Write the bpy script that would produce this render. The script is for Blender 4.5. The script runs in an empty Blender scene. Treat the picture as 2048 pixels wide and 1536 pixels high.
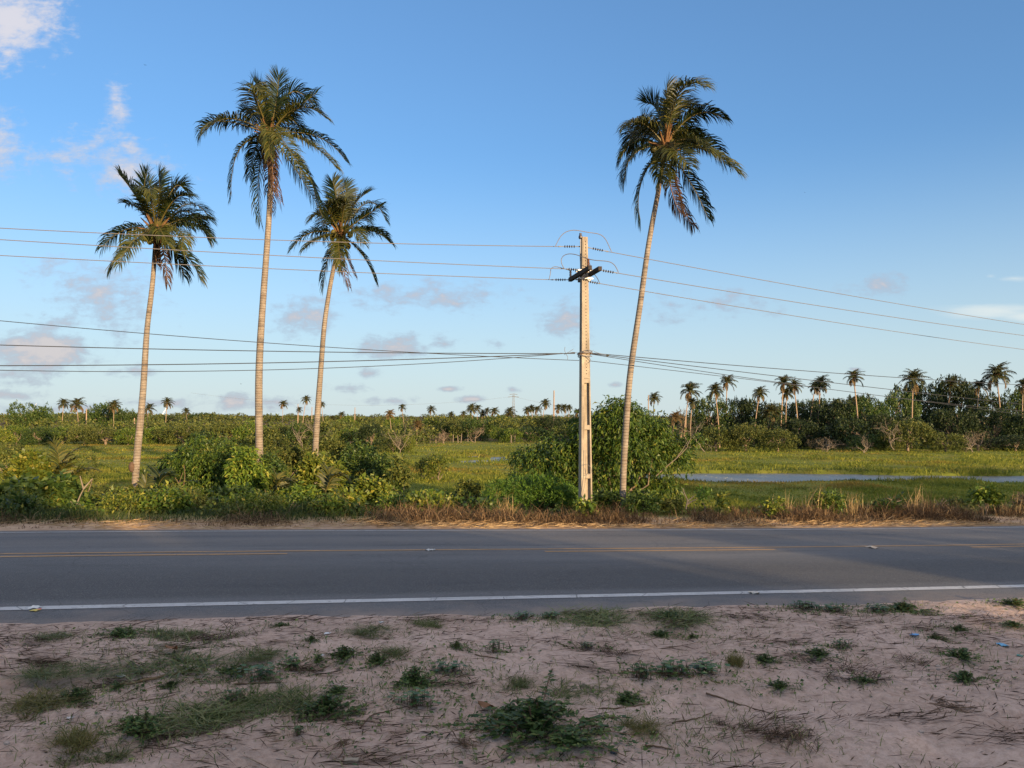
import bpy, math
import numpy as np
from mathutils import Vector
R = np.random.default_rng(11)
SC = bpy.context.scene
COL = SC.collection
F, CX, HY, CH = 1538.0, 1024.0, 840.0, 1.9      # focal length, centre, horizon (photo pixels), eye height

def P(px, py, d):
    return np.array([(px - CX) / F * d, d, CH + (HY - py) / F * d])

# ---------------------------------------------------------------- value noise
_T = np.random.default_rng(3).random((256, 256))
def vn(x, y, o=0):
    x = np.asarray(x, float) + 17.3 * o; y = np.asarray(y, float) + 31.7 * o
    xi = np.floor(x).astype(int); yi = np.floor(y).astype(int)
    fx = x - xi; fy = y - yi
    fx = fx * fx * (3 - 2 * fx); fy = fy * fy * (3 - 2 * fy)
    a = _T[xi & 255, yi & 255]; b = _T[(xi + 1) & 255, yi & 255]
    c = _T[xi & 255, (yi + 1) & 255]; d = _T[(xi + 1) & 255, (yi + 1) & 255]
    return (a * (1 - fx) + b * fx) * (1 - fy) + (c * (1 - fx) + d * fx) * fy - .5
def fbm(x, y, o=0, n=4):
    s = 0; a = 1.
    for k in range(n):
        s = s + a * vn(x, y, o + k); x = np.asarray(x) * 2.03; y = np.asarray(y) * 2.03; a *= .5
    return s
def sst(a, b, x):
    t = np.clip((np.asarray(x, float) - a) / (b - a), 0, 1); return t * t * (3 - 2 * t)
def nrm(v):
    v = np.asarray(v, float)
    return v / np.maximum(np.linalg.norm(v, axis=-1, keepdims=True), 1e-9)
def proj(v, t):                                  # v with its part along t removed
    return v - (v * t).sum(-1, keepdims=True) * t

# ---------------------------------------------------------------- mesh collector
class MB:
    def __init__(s): s.v = []; s.q = []; s.t = []; s.n = 0; s.mq = []; s.mt = []
    def add(s, v, q=None, t=None, m=0):
        v = np.asarray(v, float).reshape(-1, 3)
        if q is not None and len(q):
            q = np.asarray(q, int).reshape(-1, 4); s.q.append(q + s.n); s.mq.append(np.full(len(q), m))
        if t is not None and len(t):
            t = np.asarray(t, int).reshape(-1, 3); s.t.append(t + s.n); s.mt.append(np.full(len(t), m))
        s.v.append(v); s.n += len(v)
    def mesh(s, name, mats, smooth=False, attr=None):
        me = bpy.data.meshes.new(name)
        v = np.concatenate(s.v)
        q = np.concatenate(s.q) if s.q else np.zeros((0, 4), int)
        t = np.concatenate(s.t) if s.t else np.zeros((0, 3), int)
        mi = np.concatenate(s.mq + s.mt).astype(np.int32)
        me.vertices.add(len(v)); me.vertices.foreach_set('co', v.astype(np.float32).ravel())
        lv = np.concatenate([q.ravel(), t.ravel()]).astype(np.int32)
        me.loops.add(len(lv)); me.loops.foreach_set('vertex_index', lv)
        st = np.concatenate([np.arange(len(q)) * 4, len(q) * 4 + np.arange(len(t)) * 3]).astype(np.int32)
        me.polygons.add(len(st)); me.polygons.foreach_set('loop_start', st)
        me.polygons.foreach_set('material_index', mi)
        me.polygons.foreach_set('use_smooth', np.full(len(st), smooth))
        for m in mats: me.materials.append(m)
        me.update(calc_edges=True)
        if attr:
            for k, val in attr.items():
                a = me.attributes.new(k, 'FLOAT', 'POINT'); a.data.foreach_set('value', np.asarray(val, np.float32))
        return me
    def build(s, name, mats, parent=None, smooth=False, attr=None):
        if not isinstance(mats, (list, tuple)): mats = [mats]
        return link(name, s.mesh(name, mats, smooth, attr), parent)
    def tube(s, pts, rad, n=8, m=0, cap=True):
        pts = np.asarray(pts, float); k = len(pts)
        rad = np.broadcast_to(np.asarray(rad, float), (k,))
        T = nrm(np.gradient(pts, axis=0))
        ref = np.array([0, 1., 0]) if abs(T[:, 1]).mean() < .8 else np.array([1., 0, 0])
        A = nrm(proj(np.broadcast_to(ref, T.shape), T)); B = np.cross(T, A)
        an = np.arange(n) * 2 * np.pi / n
        ring = pts[:, None] + rad[:, None, None] * (A[:, None] * np.cos(an)[None, :, None] + B[:, None] * np.sin(an)[None, :, None])
        i = np.arange(k - 1)[:, None] * n + np.arange(n)[None]
        j = np.arange(k - 1)[:, None] * n + (np.arange(n)[None] + 1) % n
        q = np.stack([i, j, j + n, i + n], -1).reshape(-1, 4)
        s.add(ring.reshape(-1, 3), q, m=m)
        if cap:
            for r0, c in ((0, pts[0]), (k - 1, pts[-1])):
                rg = ring[r0]; idx = np.arange(n)
                s.add(np.vstack([rg, c]), None, np.stack([idx, (idx + 1) % n, np.full(n, n)], -1), m)
    def box(s, c, half, ax=None, m=0):
        ax = np.eye(3) if ax is None else np.asarray(ax, float)
        sg = np.array([[-1,-1,-1],[1,-1,-1],[1,1,-1],[-1,1,-1],[-1,-1,1],[1,-1,1],[1,1,1],[-1,1,1]], float)
        v = np.asarray(c) + (sg * np.asarray(half)) @ ax
        s.add(v, [[0,3,2,1],[4,5,6,7],[0,1,5,4],[1,2,6,5],[2,3,7,6],[3,0,4,7]], m=m)
    def ball(s, c, r, m=0, nu=10, nv=7, squash=(1, 1, 1)):
        u = np.arange(nu) * 2 * np.pi / nu; w = np.linspace(0, np.pi, nv)
        g = np.stack([np.sin(w)[:, None] * np.cos(u), np.sin(w)[:, None] * np.sin(u), np.cos(w)[:, None] + 0 * u], -1)
        v = np.asarray(c) + r * np.asarray(squash) * g.reshape(-1, 3)
        i = np.arange(nv - 1)[:, None] * nu + np.arange(nu); j = np.arange(nv - 1)[:, None] * nu + (np.arange(nu) + 1) % nu
        s.add(v, np.stack([i, i + nu, j + nu, j], -1).reshape(-1, 4), m=m)

def link(name, data, parent=None):
    o = bpy.data.objects.new(name, data); COL.objects.link(o)
    if parent is not None: o.parent = parent
    return o
def tag(o, label=None, cat=None, group=None, kind=None):
    if label: o['label'] = label
    if cat: o['category'] = cat
    if group: o['group'] = group
    if kind: o['kind'] = kind
    return o
def root(name, loc, label, cat, group=None):
    o = link(name, None); o.location = tuple(map(float, loc)); o.empty_display_size = .2
    return tag(o, label, cat, group)
def dup(src, loc, label, group=None, rz=0., sc=(1, 1, 1)):
    r = src.copy(); COL.objects.link(r); r.location = tuple(map(float, loc)); r.rotation_euler = (0, 0, rz); r.scale = sc
    r['label'] = label
    if group: r['group'] = group
    for ch in src.children:
        c = ch.copy(); COL.objects.link(c); c.parent = r
    return r

# ---------------------------------------------------------------- materials
class NT:
    def __init__(s, name):
        s.m = bpy.data.materials.new(name); s.m.use_nodes = True; s.t = s.m.node_tree
        s.t.nodes.clear(); s.out = s.t.nodes.new('ShaderNodeOutputMaterial')
    def n(s, kind, **kw):
        nd = s.t.nodes.new('ShaderNode' + kind)
        for k, v in kw.items():
            if hasattr(nd, k): setattr(nd, k, v)
            else: s.set(nd, k, v)
        return nd
    def set(s, nd, k, v):
        i = nd.inputs[k.replace('_', ' ')] if not isinstance(k, int) else nd.inputs[k]
        if isinstance(v, bpy.types.NodeSocket): s.t.links.new(v, i)
        else: i.default_value = v
    def ramp(s, fac, stops):
        r = s.n('ValToRGB'); s.set(r, 0, fac); e = r.color_ramp.elements
        while len(e) < len(stops): e.new(.5)
        for k, (p, c) in zip(e, stops): k.position = p; k.color = (*c, 1) if len(c) == 3 else c
        return r.outputs[0]
    def noise(s, vec, scale, detail=4, rough=.55, dist=0):
        x = s.n('TexNoise'); s.set(x, 'Scale', scale); s.set(x, 'Detail', detail); s.set(x, 'Roughness', rough); s.set(x, 'Distortion', dist)
        if vec is not None: s.set(x, 'Vector', vec)
        return x.outputs[0]
    def mix(s, f, a, b, mode='MIX'):
        x = s.n('MixRGB', blend_type=mode); s.set(x, 0, f)
        for i, c in ((1, a), (2, b)): s.set(x, i, c if isinstance(c, bpy.types.NodeSocket) else (*c, 1))
        return x.outputs[0]
    def math(s, op, a, b=0., c=0., clamp=False):
        x = s.n('Math', operation=op, use_clamp=clamp)
        for i, v in enumerate((a, b, c)): s.set(x, i, v)
        return x.outputs[0]
    def mapr(s, v, a, b, c=0., d=1.):
        x = s.n('MapRange', interpolation_type='SMOOTHSTEP')
        for i, q in enumerate((v, a, b, c, d)): s.set(x, i, q)
        return x.outputs[0]
    def obj(s): return s.n('TexCoord').outputs['Object']
    def bump(s, h, strength=.3, dist=.02):
        b = s.n('Bump'); s.set(b, 'Strength', strength); s.set(b, 'Distance', dist); s.set(b, 'Height', h); return b.outputs[0]
    def finish(s, col, rough=.8, bump=None, transl=0., spec=.3, tcol=None, metal=0.):
        p = s.n('BsdfPrincipled')
        s.set(p, 'Base Color', col if isinstance(col, bpy.types.NodeSocket) else (*col, 1))
        s.set(p, 'Roughness', rough); s.set(p, 'Specular IOR Level', spec); s.set(p, 'Metallic', metal)
        if bump is not None: s.set(p, 'Normal', bump)
        o = p.outputs[0]
        if transl:
            tr = s.n('BsdfTranslucent'); s.set(tr, 'Color', tcol if tcol is not None else (col if isinstance(col, bpy.types.NodeSocket) else (*col, 1)))
            mx = s.n('MixShader'); s.set(mx, 0, transl); s.t.links.new(o, mx.inputs[1]); s.t.links.new(tr.outputs[0], mx.inputs[2]); o = mx.outputs[0]
        s.t.links.new(o, s.out.inputs['Surface']); return s.m

def leaf_mat(name, stops, rough=.5, transl=.3, spec=.3, vary=.35, patch=None):
    """foliage: every leaf its own tone, every plant its own slight shift, optional broad patches of a second colour"""
    t = NT(name)
    isl = t.n('NewGeometry').outputs['Random Per Island']
    c = t.ramp(isl, stops)
    h = t.n('HueSaturation'); t.set(h, 'Color', c)
    t.set(h, 'Value', t.math('MULTIPLY_ADD', t.n('ObjectInfo').outputs['Random'], vary, 1 - vary / 2))
    c = h.outputs[0]
    if patch:
        sc, col, amt = patch
        pos = t.n('NewGeometry').outputs['Position']
        c = t.mix(t.math('MULTIPLY', t.mapr(t.noise(pos, sc, 3), .42, .62), amt), c, col)
    return t.finish(c, rough, None, transl, spec)
def plain(name, col, rough=.7, spec=.3, metal=0., var=.25, scale=6., bump=0.):
    t = NT(name); n = t.noise(t.obj(), scale, 5)
    c = t.mix(n, tuple(x * (1 - var) for x in col), tuple(min(1, x * (1 + var)) for x in col))
    return t.finish(c, rough, t.bump(n, bump) if bump else None, 0, spec, None, metal)
# ================================================================ lie of the land
YAW = math.radians(12.48); CS, SN = math.cos(YAW), math.sin(YAW); TN = math.tan(YAW)
def across(X, Y): return -X * SN + Y * CS           # distance across the road
def along(X, Y): return X * CS + Y * SN
def xy(u, v): return u * CS - v * SN, u * SN + v * CS
def grade(X): return -.030 * 16 * np.tanh(np.asarray(X) / 16)
_pv = [-60, 3, 6.9, 7.25, 8.03, 9.8, 11.5, 13.3, 15.03, 15.6, 17, 60]
_pz = [.25, .05, .01, .02, 0, -.035, -.10, -.19, -.31, -.36, -.40, -.42]
def prof(v): return np.interp(v, _pv, _pz)
def zroad(X, Y): return prof(across(X, Y)) + grade(X)
MARSH = -1.32
def creek(X, Y):
    """1 in open water, 0 on the marsh"""
    w = fbm(X * .13, Y * .05 + 4, 5, 3)
    near = 42.2 - .13 * np.clip(X - 9, 0, 40) + 2.2 * w + 1.2 * fbm(X * .5, Y * 0, 6, 2) 
    far = 48.2 - .055 * (X - 8) + 1.6 * fbm(X * .11, X * 0 + 3, 7, 3) + .7 * fbm(X * .6, X * 0, 8, 2)
    m = sst(-.35, .35, Y - near) * sst(-.35, .35, far - Y) * sst(4.5, 7, X)
    for (cx, cy, rx, ry) in ((-2.5, 62.5, 2.0, 3.3), (-3.9, 69.5, 1.8, 3.0), (-1.2, 67, .9, 3.6), (0.6, 74, 2.5, 1.6), (6, 58, 4, 1.0)):
        r = np.hypot((X - cx) / rx, (Y - cy) / ry) + .5 * fbm(X * .7, Y * .35, 9, 3)
        m = np.maximum(m, sst(1.12, .88, r))
    return m
def zg(X, Y):
    X = np.asarray(X, float); Y = np.asarray(Y, float)
    v = across(X, Y)
    z = prof(v) + grade(X)
    foot = 27.5 + 2.5 * fbm(X * .08, Y * 0, 2, 2) - 1.5 * sst(0, 10, X)
    t = sst(18.0, 1, 0) if False else np.clip((v - 18.2) / np.maximum(foot - 18.2, 1), 0, 1)
    t = t * t * (3 - 2 * t)
    marsh = MARSH + .10 * fbm(X * .25, Y * .12, 12, 3) - .75 * creek(X, Y)
    left = sst(-.12, -.38, X / np.maximum(Y, 1))
    rise = 2.6 * sst(118, 240, Y) * left + 1.2 * sst(125, 240, Y) * (1 - left) + 7.4 * sst(240, 1300, Y) + .8 * fbm(X * .02, Y * .01, 20, 3) * sst(130, 260, Y)
    marsh = marsh + rise
    z = z * (1 - t) + marsh * t
    return z + .05 * fbm(X * .6, Y * .6, 14, 3) * sst(16.4, 18, v)
def zsand(X, Y):
    v = across(X, Y)
    edge = 7.22 + .16 * fbm(along(X, Y) * .55, X * 0 + 2, 31, 4)
    e = v - edge
    z = prof(np.minimum(v, 7.25)) + grade(X) + .035 * sst(.1, -.5, e) - .06 * sst(.05, .45, e) - .012 * sst(-.1, .1, e)
    bm = .085 * fbm(X * .45, Y * .8, 33, 3) + .045 * fbm(X * 1.6, Y * 2.8, 37, 3) + .030 * fbm(X * 5, Y * 9, 41, 3)
    foot = np.minimum(0, fbm(X * 3.1, Y * 4.2, 47, 2) + .28) * .075          # scuffs and footprints
    return z + .02 + 1.35 * (bm + foot) * (.25 + .75 * sst(.0, -1.2, e))
def hit(px, py, fn=None):
    """where the line of sight through a photo pixel meets the ground"""
    fn = fn or (lambda X, Y: zsand(X, Y) if across(X, Y) < 7.2 else zg(X, Y))
    d = 6.
    for _ in range(60):
        X = (px - CX) / F * d; z = float(fn(X, d))
        d = .5 * d + .5 * (CH - z) * F / (py - HY)
    return np.array([(px - CX) / F * d, d, float(fn((px - CX) / F * d, d))])
def gnd(px, d):
    X = (px - CX) / F * d
    return np.array([X, d, float(zg(X, d))])

# ---------------------------------------------------------------- ground materials
def ground_material():
    t = NT('ground_cover'); pos = t.n('NewGeometry').outputs['Position']
    n1 = t.noise(pos, .09, 4); n2 = t.noise(pos, .6, 5); n3 = t.noise(pos, 7, 4)
    a = t.n('Attribute', attribute_name='sandy').outputs['Fac']; b = t.n('Attribute', attribute_name='far').outputs['Fac']
    marsh = t.ramp(t.math('ADD', t.math('MULTIPLY', n1, .6), t.math('MULTIPLY', n2, .4)), [(.3, (.10, .12, .02)), (.5, (.155, .17, .026)), (.62, (.19, .15, .034)), (.75, (.16, .11, .04))])
    hill = t.ramp(t.noise(pos, .03, 5, .6), [(.35, (.05, .06, .02)), (.5, (.10, .075, .035)), (.62, (.15, .085, .05))])
    sand = t.ramp(n3, [(.3, (.34, .23, .15)), (.7, (.50, .36, .25))])
    c = t.mix(b, marsh, hill); c = t.mix(a, c, sand)
    return t.finish(c, .95, t.bump(n3, .5, .03), 0, .1)
def sand_material():
    t = NT('sand'); pos = t.n('NewGeometry').outputs['Position']
    n1 = t.noise(pos, 1.1, 5, .6); n2 = t.noise(pos, 22, 6, .7); n3 = t.noise(pos, 140, 3, .7)
    c = t.ramp(n1, [(.3, (.45, .33, .265)), (.5, (.58, .43, .355)), (.7, (.66, .50, .42))])
    c = t.mix(t.mapr(n2, .35, .7, 0, .55), c, (.30, .205, .155))
    c = t.mix(t.mapr(n3, .60, .74, 0, .7), c, (.16, .105, .08))       # dark grit
    c = t.mix(t.mapr(t.noise(pos, 95, 2), .70, .76, 0, .8), c, (.72, .62, .54))
    v = t.n('TexVoronoi'); t.set(v, 'Vector', pos); t.set(v, 'Scale', 17.)
    h = t.math('ADD', t.math('ADD', t.math('MULTIPLY', n2, .7), t.math('MULTIPLY', n3, .25)), t.math('MULTIPLY', v.outputs[0], .35))
    return t.finish(c, .95, t.bump(h, .9, .04), 0, .1)
def asphalt_material():
    t = NT('asphalt'); pos = t.obj()
    mp = t.n('Mapping'); t.set(mp, 'Vector', pos); t.set(mp, 'Rotation', (0, 0, -YAW))
    sep = t.n('SeparateXYZ'); t.set(sep, 0, mp.outputs[0]); v = sep.outputs[1]
    str_ = t.n('Mapping'); t.set(str_, 'Vector', mp.outputs[0]); t.set(str_, 'Scale', (.12, 1.3, 1))
    n0 = t.noise(str_.outputs[0], 1., 6, .6); n1 = t.noise(pos, 38, 4, .85); n2 = t.noise(pos, 120, 2, .8); n3 = t.noise(pos, .8, 4)
    c = t.ramp(n0, [(.32, (.072, .075, .082)), (.5, (.097, .099, .106)), (.68, (.130, .130, .134))])
    # smoother darker wheel tracks and a cleaner strip beside the near edge line
    w = t.math('ABSOLUTE', t.math('SINE', t.math('MULTIPLY', v, 1.8)))
    c = t.mix(t.math('MULTIPLY', t.mapr(v, 8.2, 8.5), t.math('MULTIPLY', t.mapr(v, 10.9, 9.3), .75)), c, (.050, .050, .053))
    c = t.mix(t.math('MULTIPLY', t.math('MULTIPLY', w, t.mapr(v, 10.8, 11.6)), .45), c, (.17, .155, .145))
    c = t.mix(t.mapr(n1, .54, .68, 0, .7), c, (.19, .18, .17))
    st2 = t.n('Mapping'); t.set(st2, 'Vector', mp.outputs[0]); t.set(st2, 'Scale', (.22, 1.1, 1))
    c = t.mix(t.mapr(t.noise(st2.outputs[0], 1.6, 4, .6), .56, .74, 0, .55), c, (.045, .046, .050))
    c = t.mix(t.mapr(n2, .57, .66, 0, .75), c, (.30, .28, .26))
    c = t.mix(t.mapr(n1, .42, .3, 0, .6), c, (.022, .023, .026))
    dust = t.math('MULTIPLY', t.mapr(t.math('ADD', v, t.math('MULTIPLY', t.noise(pos, 1.6, 5, .65), 1.6)), 8.75, 7.75), .75)
    c = t.mix(dust, c, (.27, .21, .175))
    dust2 = t.math('MULTIPLY', t.mapr(t.math('SUBTRACT', v, t.math('MULTIPLY', n3, .5)), 14.7, 15.4), .5)
    c = t.mix(dust2, c, (.24, .19, .15))
    # fine cracks
    vo = t.n('TexVoronoi', feature='DISTANCE_TO_EDGE'); t.set(vo, 'Scale', .33)
    dn = t.n('TexNoise'); t.set(dn, 'Vector', pos); t.set(dn, 'Scale', 2.); 
    ad = t.n('VectorMath', operation='MULTIPLY_ADD'); t.set(ad, 0, dn.outputs[1]); ad.inputs[1].default_value = (.5, .5, .5); t.set(ad, 2, pos)
    t.set(vo, 'Vector', ad.outputs[0])
    c = t.mix(t.mapr(vo.outputs[0], .005, .0, 0, .3), c, (.03, .03, .032))
    h = t.math('ADD', n1, t.math('MULTIPLY', n2, .7))
    return t.finish(c, .82, t.bump(h, .6, .012), 0, .3)
def paint_material(name, col):
    t = NT(name); pos = t.obj(); n = t.noise(pos, 3, 6, .7); n2 = t.noise(pos, 70, 4, .8)
    c = t.mix(t.mapr(n, .3, .7, 0, .6), col, tuple(x * .62 for x in col))
    c = t.mix(t.mapr(n2, .54, .68, 0, .6), c, (.12, .115, .11))
    c = t.mix(t.mapr(t.noise(pos, 11, 5, .75), .57, .66, 0, .75), c, (.13, .125, .12))
    vo = t.n('TexVoronoi', feature='DISTANCE_TO_EDGE'); t.set(vo, 'Scale', 1.3); t.set(vo, 'Vector', pos)
    c = t.mix(t.mapr(vo.outputs[0], .012, .0, 0, .8), c, (.08, .078, .076))
    return t.finish(c, .7, t.bump(n2, .3, .01), 0, .3)
def water_material():
    t = NT('creek_water'); pos = t.obj(); mp = t.n('Mapping'); t.set(mp, 'Vector', pos); t.set(mp, 'Scale', (1, .5, 1))
    h = t.math('ADD', t.noise(mp.outputs[0], 3.2, 4, .6), t.math('MULTIPLY', t.noise(mp.outputs[0], 11, 3), .4))
    return t.finish((.165, .16, .145), .28, t.bump(h, 1., .16), 0, .4)

def grid(xs, ys, zf):
    X, Y = np.meshgrid(xs, ys); Z = zf(X, Y)
    nx, ny = len(xs), len(ys)
    i = np.arange(ny - 1)[:, None] * nx + np.arange(nx - 1)
    return np.stack([X, Y, Z], -1).reshape(-1, 3), np.stack([i, i + 1, i + nx + 1, i + nx], -1).reshape(-1, 4), X, Y

def build_ground():
    s = np.linspace(-1, 1, 241); xs = 22 * np.sinh(s * 5.6)                   # +-3000 m, fine in the middle
    ya = -22 * np.sinh(np.linspace(2.2, 0, 24)[:-1]) + 0.; 
    yb = np.concatenate([np.arange(0, 80, .45), 80 + 8 * np.sinh(np.linspace(0, 6.9, 120))])
    ys = np.concatenate([ya, yb])
    def zf(X, Y):
        z = zg(X, Y); v = across(X, Y)
        return z - .12 * sst(16.6, 15.2, v)                                    # tucked under the road and the sand
    v, q, X, Y = grid(xs, ys, zf); m = MB(); m.add(v, q)
    vv = across(X, Y)
    sandy = sst(18.3, 16.8, vv + .8 * fbm(X * .5, Y * .5, 3, 3)); far = sst(105, 135, Y + 10 * fbm(X * .05, Y * .05, 8, 3))
    tag(m.build('ground', ground_material(), smooth=True, attr={'sandy': sandy.ravel(), 'far': far.ravel()}), 'marshy ground running back from the road to low wooded hills', kind='structure')
    xs = np.arange(-9.5, 12, .045); ys = np.arange(1.2, 10.6, .045)
    v, q, X, Y = grid(xs, ys, zsand); m = MB()
    keep = across(X, Y) < 7.9
    q = q[keep.ravel()[q].all(1)]; m.add(v, q)
    tag(m.build('sand', sand_material(), smooth=True), 'pinkish trampled sand of the near roadside', kind='structure')
    # the road: one strip, crowned, with its markings as parts
    us = np.concatenate([-40 * np.sinh(np.linspace(2, 0, 40))[:-1], np.arange(0, .01, 1), 40 * np.sinh(np.linspace(0, 2, 40))[1:]])
    def strip(m, v0, v1, u0, u1, dz, wob=0., nu=90, nv=2, o=0):
        uu = np.linspace(u0, u1, nu) if u0 is not None else us
        a = np.linspace(0, 1, nv)
        vv_ = v0 + (v1 - v0) * a[:, None] + 0 * uu[None]
        if wob:
            vv_[0] += wob * fbm(uu * .9, uu * 0, 60 + o, 4); vv_[-1] += wob * fbm(uu * .9, uu * 0, 70 + o, 4)
        U = uu[None] + 0 * vv_; X, Y = xy(U, vv_); Z = prof(vv_) + grade(X) + dz
        n = len(uu); i = np.arange(nv - 1)[:, None] * n + np.arange(n - 1)
        m.add(np.stack([X, Y, Z], -1).reshape(-1, 3), np.stack([i, i + 1, i + n + 1, i + n], -1).reshape(-1, 4))
    m = MB(); strip(m, 6.75, 15.62, None, None, 0, .10, nv=60)
    rd = tag(m.build('road', asphalt_material(), smooth=True), 'two lane asphalt road crossing the view', kind='structure')
    white = paint_material('white_road_paint', (.50, .50, .50)); yel = paint_material('ochre_road_paint', (.42, .245, .10))
    for a, b, nm in ((7.95, 8.10, 'edge_line'), (14.98, 15.10, 'edge_line')):
        m = MB(); strip(m, a, b, -70, 90, .004, .008, 900, o=int(a)); m.build(nm, white, rd)
    m = MB(); strip(m, 11.60, 11.70, -70, 90, .004, .006, 700, o=3); m.build('centre_line', yel, rd)
    k = 0; u = -3.19 * CS + 10.92 * SN
    ends = []
    for j in range(-7, 9):
        ends.append((u - 3.9 + j * 7.68, u + j * 7.68))
    for a, b in ends:
        m = MB(); strip(m, 11.30, 11.40, a, b, .004, .006, 60, o=k); m.build('centre_dash', yel, rd); k += 1
    # creek water
    m = MB(); m.add([[-8, 34, -1.50], [95, 34, -1.50], [95, 82, -1.50], [-8, 82, -1.50]], [[0, 1, 2, 3]])
    tag(m.build('creek_water', water_material()), 'still grey blue creek winding through the marsh', kind='structure')
build_ground()
# ================================================================ sky, sun, camera
SUN_EL, SUN_AZ = math.radians(8.0), math.radians(145)      # azimuth clockwise from +Y: behind the camera, to its right
EXPO = 1.0
def world():
    w = bpy.data.worlds.new('World'); SC.world = w; w.use_nodes = True
    t = NT.__new__(NT); t.t = w.node_tree; t.t.nodes.clear(); t.m = None
    out = t.n('OutputWorld')
    sky = t.n('TexSky', sky_type='NISHITA', sun_disc=False)
    sky.sun_elevation = SUN_EL; sky.sun_rotation = SUN_AZ; sky.altitude = 0; sky.air_density = 1.0; sky.dust_density = .5; sky.ozone_density = 6.8
    g = t.n('TexCoord').outputs['Generated']
    sp = t.n('SeparateXYZ'); t.set(sp, 0, g)
    y = t.math('MAXIMUM', sp.outputs[1], .02)
    a = t.math('DIVIDE', sp.outputs[0], y); b = t.math('DIVIDE', sp.outputs[2], y)
    cb = t.n('CombineXYZ'); t.set(cb, 0, a); t.set(cb, 1, b); v = cb.outputs[0]
    # (px, py, rx, ry, weight): where each cloud stands in the sky, as a direction
    CL = [(22,42,90,70,.84),(232,218,22,38,.42),(-8,290,46,54,.55),(175,312,100,38,.44),(255,345,80,36,.5),(205,590,100,70,.52),(98,650,60,20,.42),
          (82,704,105,36,.95),(20,748,90,18,.5),(602,636,58,30,.72),(835,592,150,26,.50),(1125,645,50,36,.58),(782,694,62,22,.6),(888,685,34,16,.45),
          (1400,615,90,24,.38),(1500,596,40,24,.36),(1748,575,44,24,.50),(30,790,70,9,.55),(272,742,44,10,.45),(480,806,110,15,.55),(100,820,160,12,.5),(330,806,90,9,.45),
          (900,778,20,5,.75),(942,798,24,6,.85),(1024,780,14,6,.5),(742,745,24,9,.5),(985,686,18,9,.45),(700,778,40,9,.4),(1710,738,14,4,.75),(1228,770,20,5,.6),(760,800,50,8,.45),(640,600,60,14,.4)]
    wisp = [(1985,622,95,13,.95),(2060,632,60,12,.9),(2030,557,34,6,.6),(1982,552,14,5,.6)]
    def field(lst):
        D = None
        for (px, py, rx, ry, wt) in lst:
            s = t.n('VectorMath', operation='SUBTRACT'); t.set(s, 0, v); s.inputs[1].default_value = ((px - CX) / F, (HY - py) / F, 0)
            m = t.n('VectorMath', operation='MULTIPLY'); t.set(m, 0, s.outputs[0]); m.inputs[1].default_value = (F / rx, F / ry, 0)
            l = t.n('VectorMath', operation='LENGTH'); t.set(l, 0, m.outputs[0])
            k = t.math('MULTIPLY_ADD', l.outputs['Value'], -wt * .62, wt)
            D = k if D is None else t.math('MAXIMUM', D, k)
        return D
    n = t.noise(v, 17, 7, .62, .25)
    mp = t.n('Mapping'); t.set(mp, 'Vector', v); t.set(mp, 'Scale', (1, 2.2, 1)); nb = t.noise(mp.outputs[0], 34, 6, .65, .2)
    D = t.math('ADD', field(CL), t.math('MULTIPLY_ADD', t.math('ADD', n, nb), 1.25, -1.42))
    den = t.mapr(D, -.13, .55)
    front = t.mapr(sp.outputs[1], .05, .2)
    den = t.math('MULTIPLY', den, front)
    ws = t.n('Mapping'); t.set(ws, 'Vector', v); t.set(ws, 'Scale', (6, 40, 1)); t.set(ws, 'Rotation', (0, 0, .1))
    W = t.math('ADD', field(wisp), t.math('MULTIPLY_ADD', t.noise(ws.outputs[0], 2.2, 5), .9, -.55))
    W = t.math('MULTIPLY', t.mapr(W, 0, .8, 0, .75), front)
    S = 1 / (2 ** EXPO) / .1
    gm = t.n('Gamma'); t.set(gm, 0, t.mix(1., sky.outputs[0], (.1, .1, .1), 'MULTIPLY')); t.set(gm, 1, .8)      # flatten the sky's range as a phone does
    back_boost = t.mapr(sp.outputs[1], .15, -.6)                          # back half of the sky boosted and warmed, added to fill the shade
    tint = t.mix(back_boost, (4.1 * S, 2.58 * S, 2.13 * S), (6.2 * S, 3.9 * S, 2.75 * S))
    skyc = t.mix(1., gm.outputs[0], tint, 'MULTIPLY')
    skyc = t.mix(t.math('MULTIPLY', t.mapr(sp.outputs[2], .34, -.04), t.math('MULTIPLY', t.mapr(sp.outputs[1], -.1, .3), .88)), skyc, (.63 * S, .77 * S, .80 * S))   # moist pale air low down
    over = t.math('MULTIPLY', t.mapr(sp.outputs[2], .52, .80), t.mapr(t.noise(g, 2.2, 5), .30, .55, .35, 1.))      # made-up bright cloud overhead, added to lift the shade
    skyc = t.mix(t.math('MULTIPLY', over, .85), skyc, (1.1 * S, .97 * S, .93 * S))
    hi = t.mapr(b, .05, .5)
    col = t.mix(t.mapr(D, .12, .70), (.36 * S, .42 * S, .54 * S), (.66 * S, .61 * S, .61 * S))
    col = t.mix(t.math('MULTIPLY', hi, .8), col, (.80 * S, .78 * S, .84 * S))
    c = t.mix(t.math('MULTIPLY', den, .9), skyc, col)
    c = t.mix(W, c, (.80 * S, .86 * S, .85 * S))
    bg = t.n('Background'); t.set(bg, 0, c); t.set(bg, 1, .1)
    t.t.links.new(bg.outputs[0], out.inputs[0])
world()
sl = bpy.data.lights.new('sun', 'SUN'); sl.energy = 5.0; sl.angle = math.radians(.5); sl.color = (1, .71, .39)
so = link('sun', sl)
SUNV = np.array([math.sin(SUN_AZ) * math.cos(SUN_EL), math.cos(SUN_AZ) * math.cos(SUN_EL), math.sin(SUN_EL)])
so.rotation_euler = Vector(-SUNV).to_track_quat('-Z', 'Y').to_euler(); so.location = (20, -20, 30)
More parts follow.
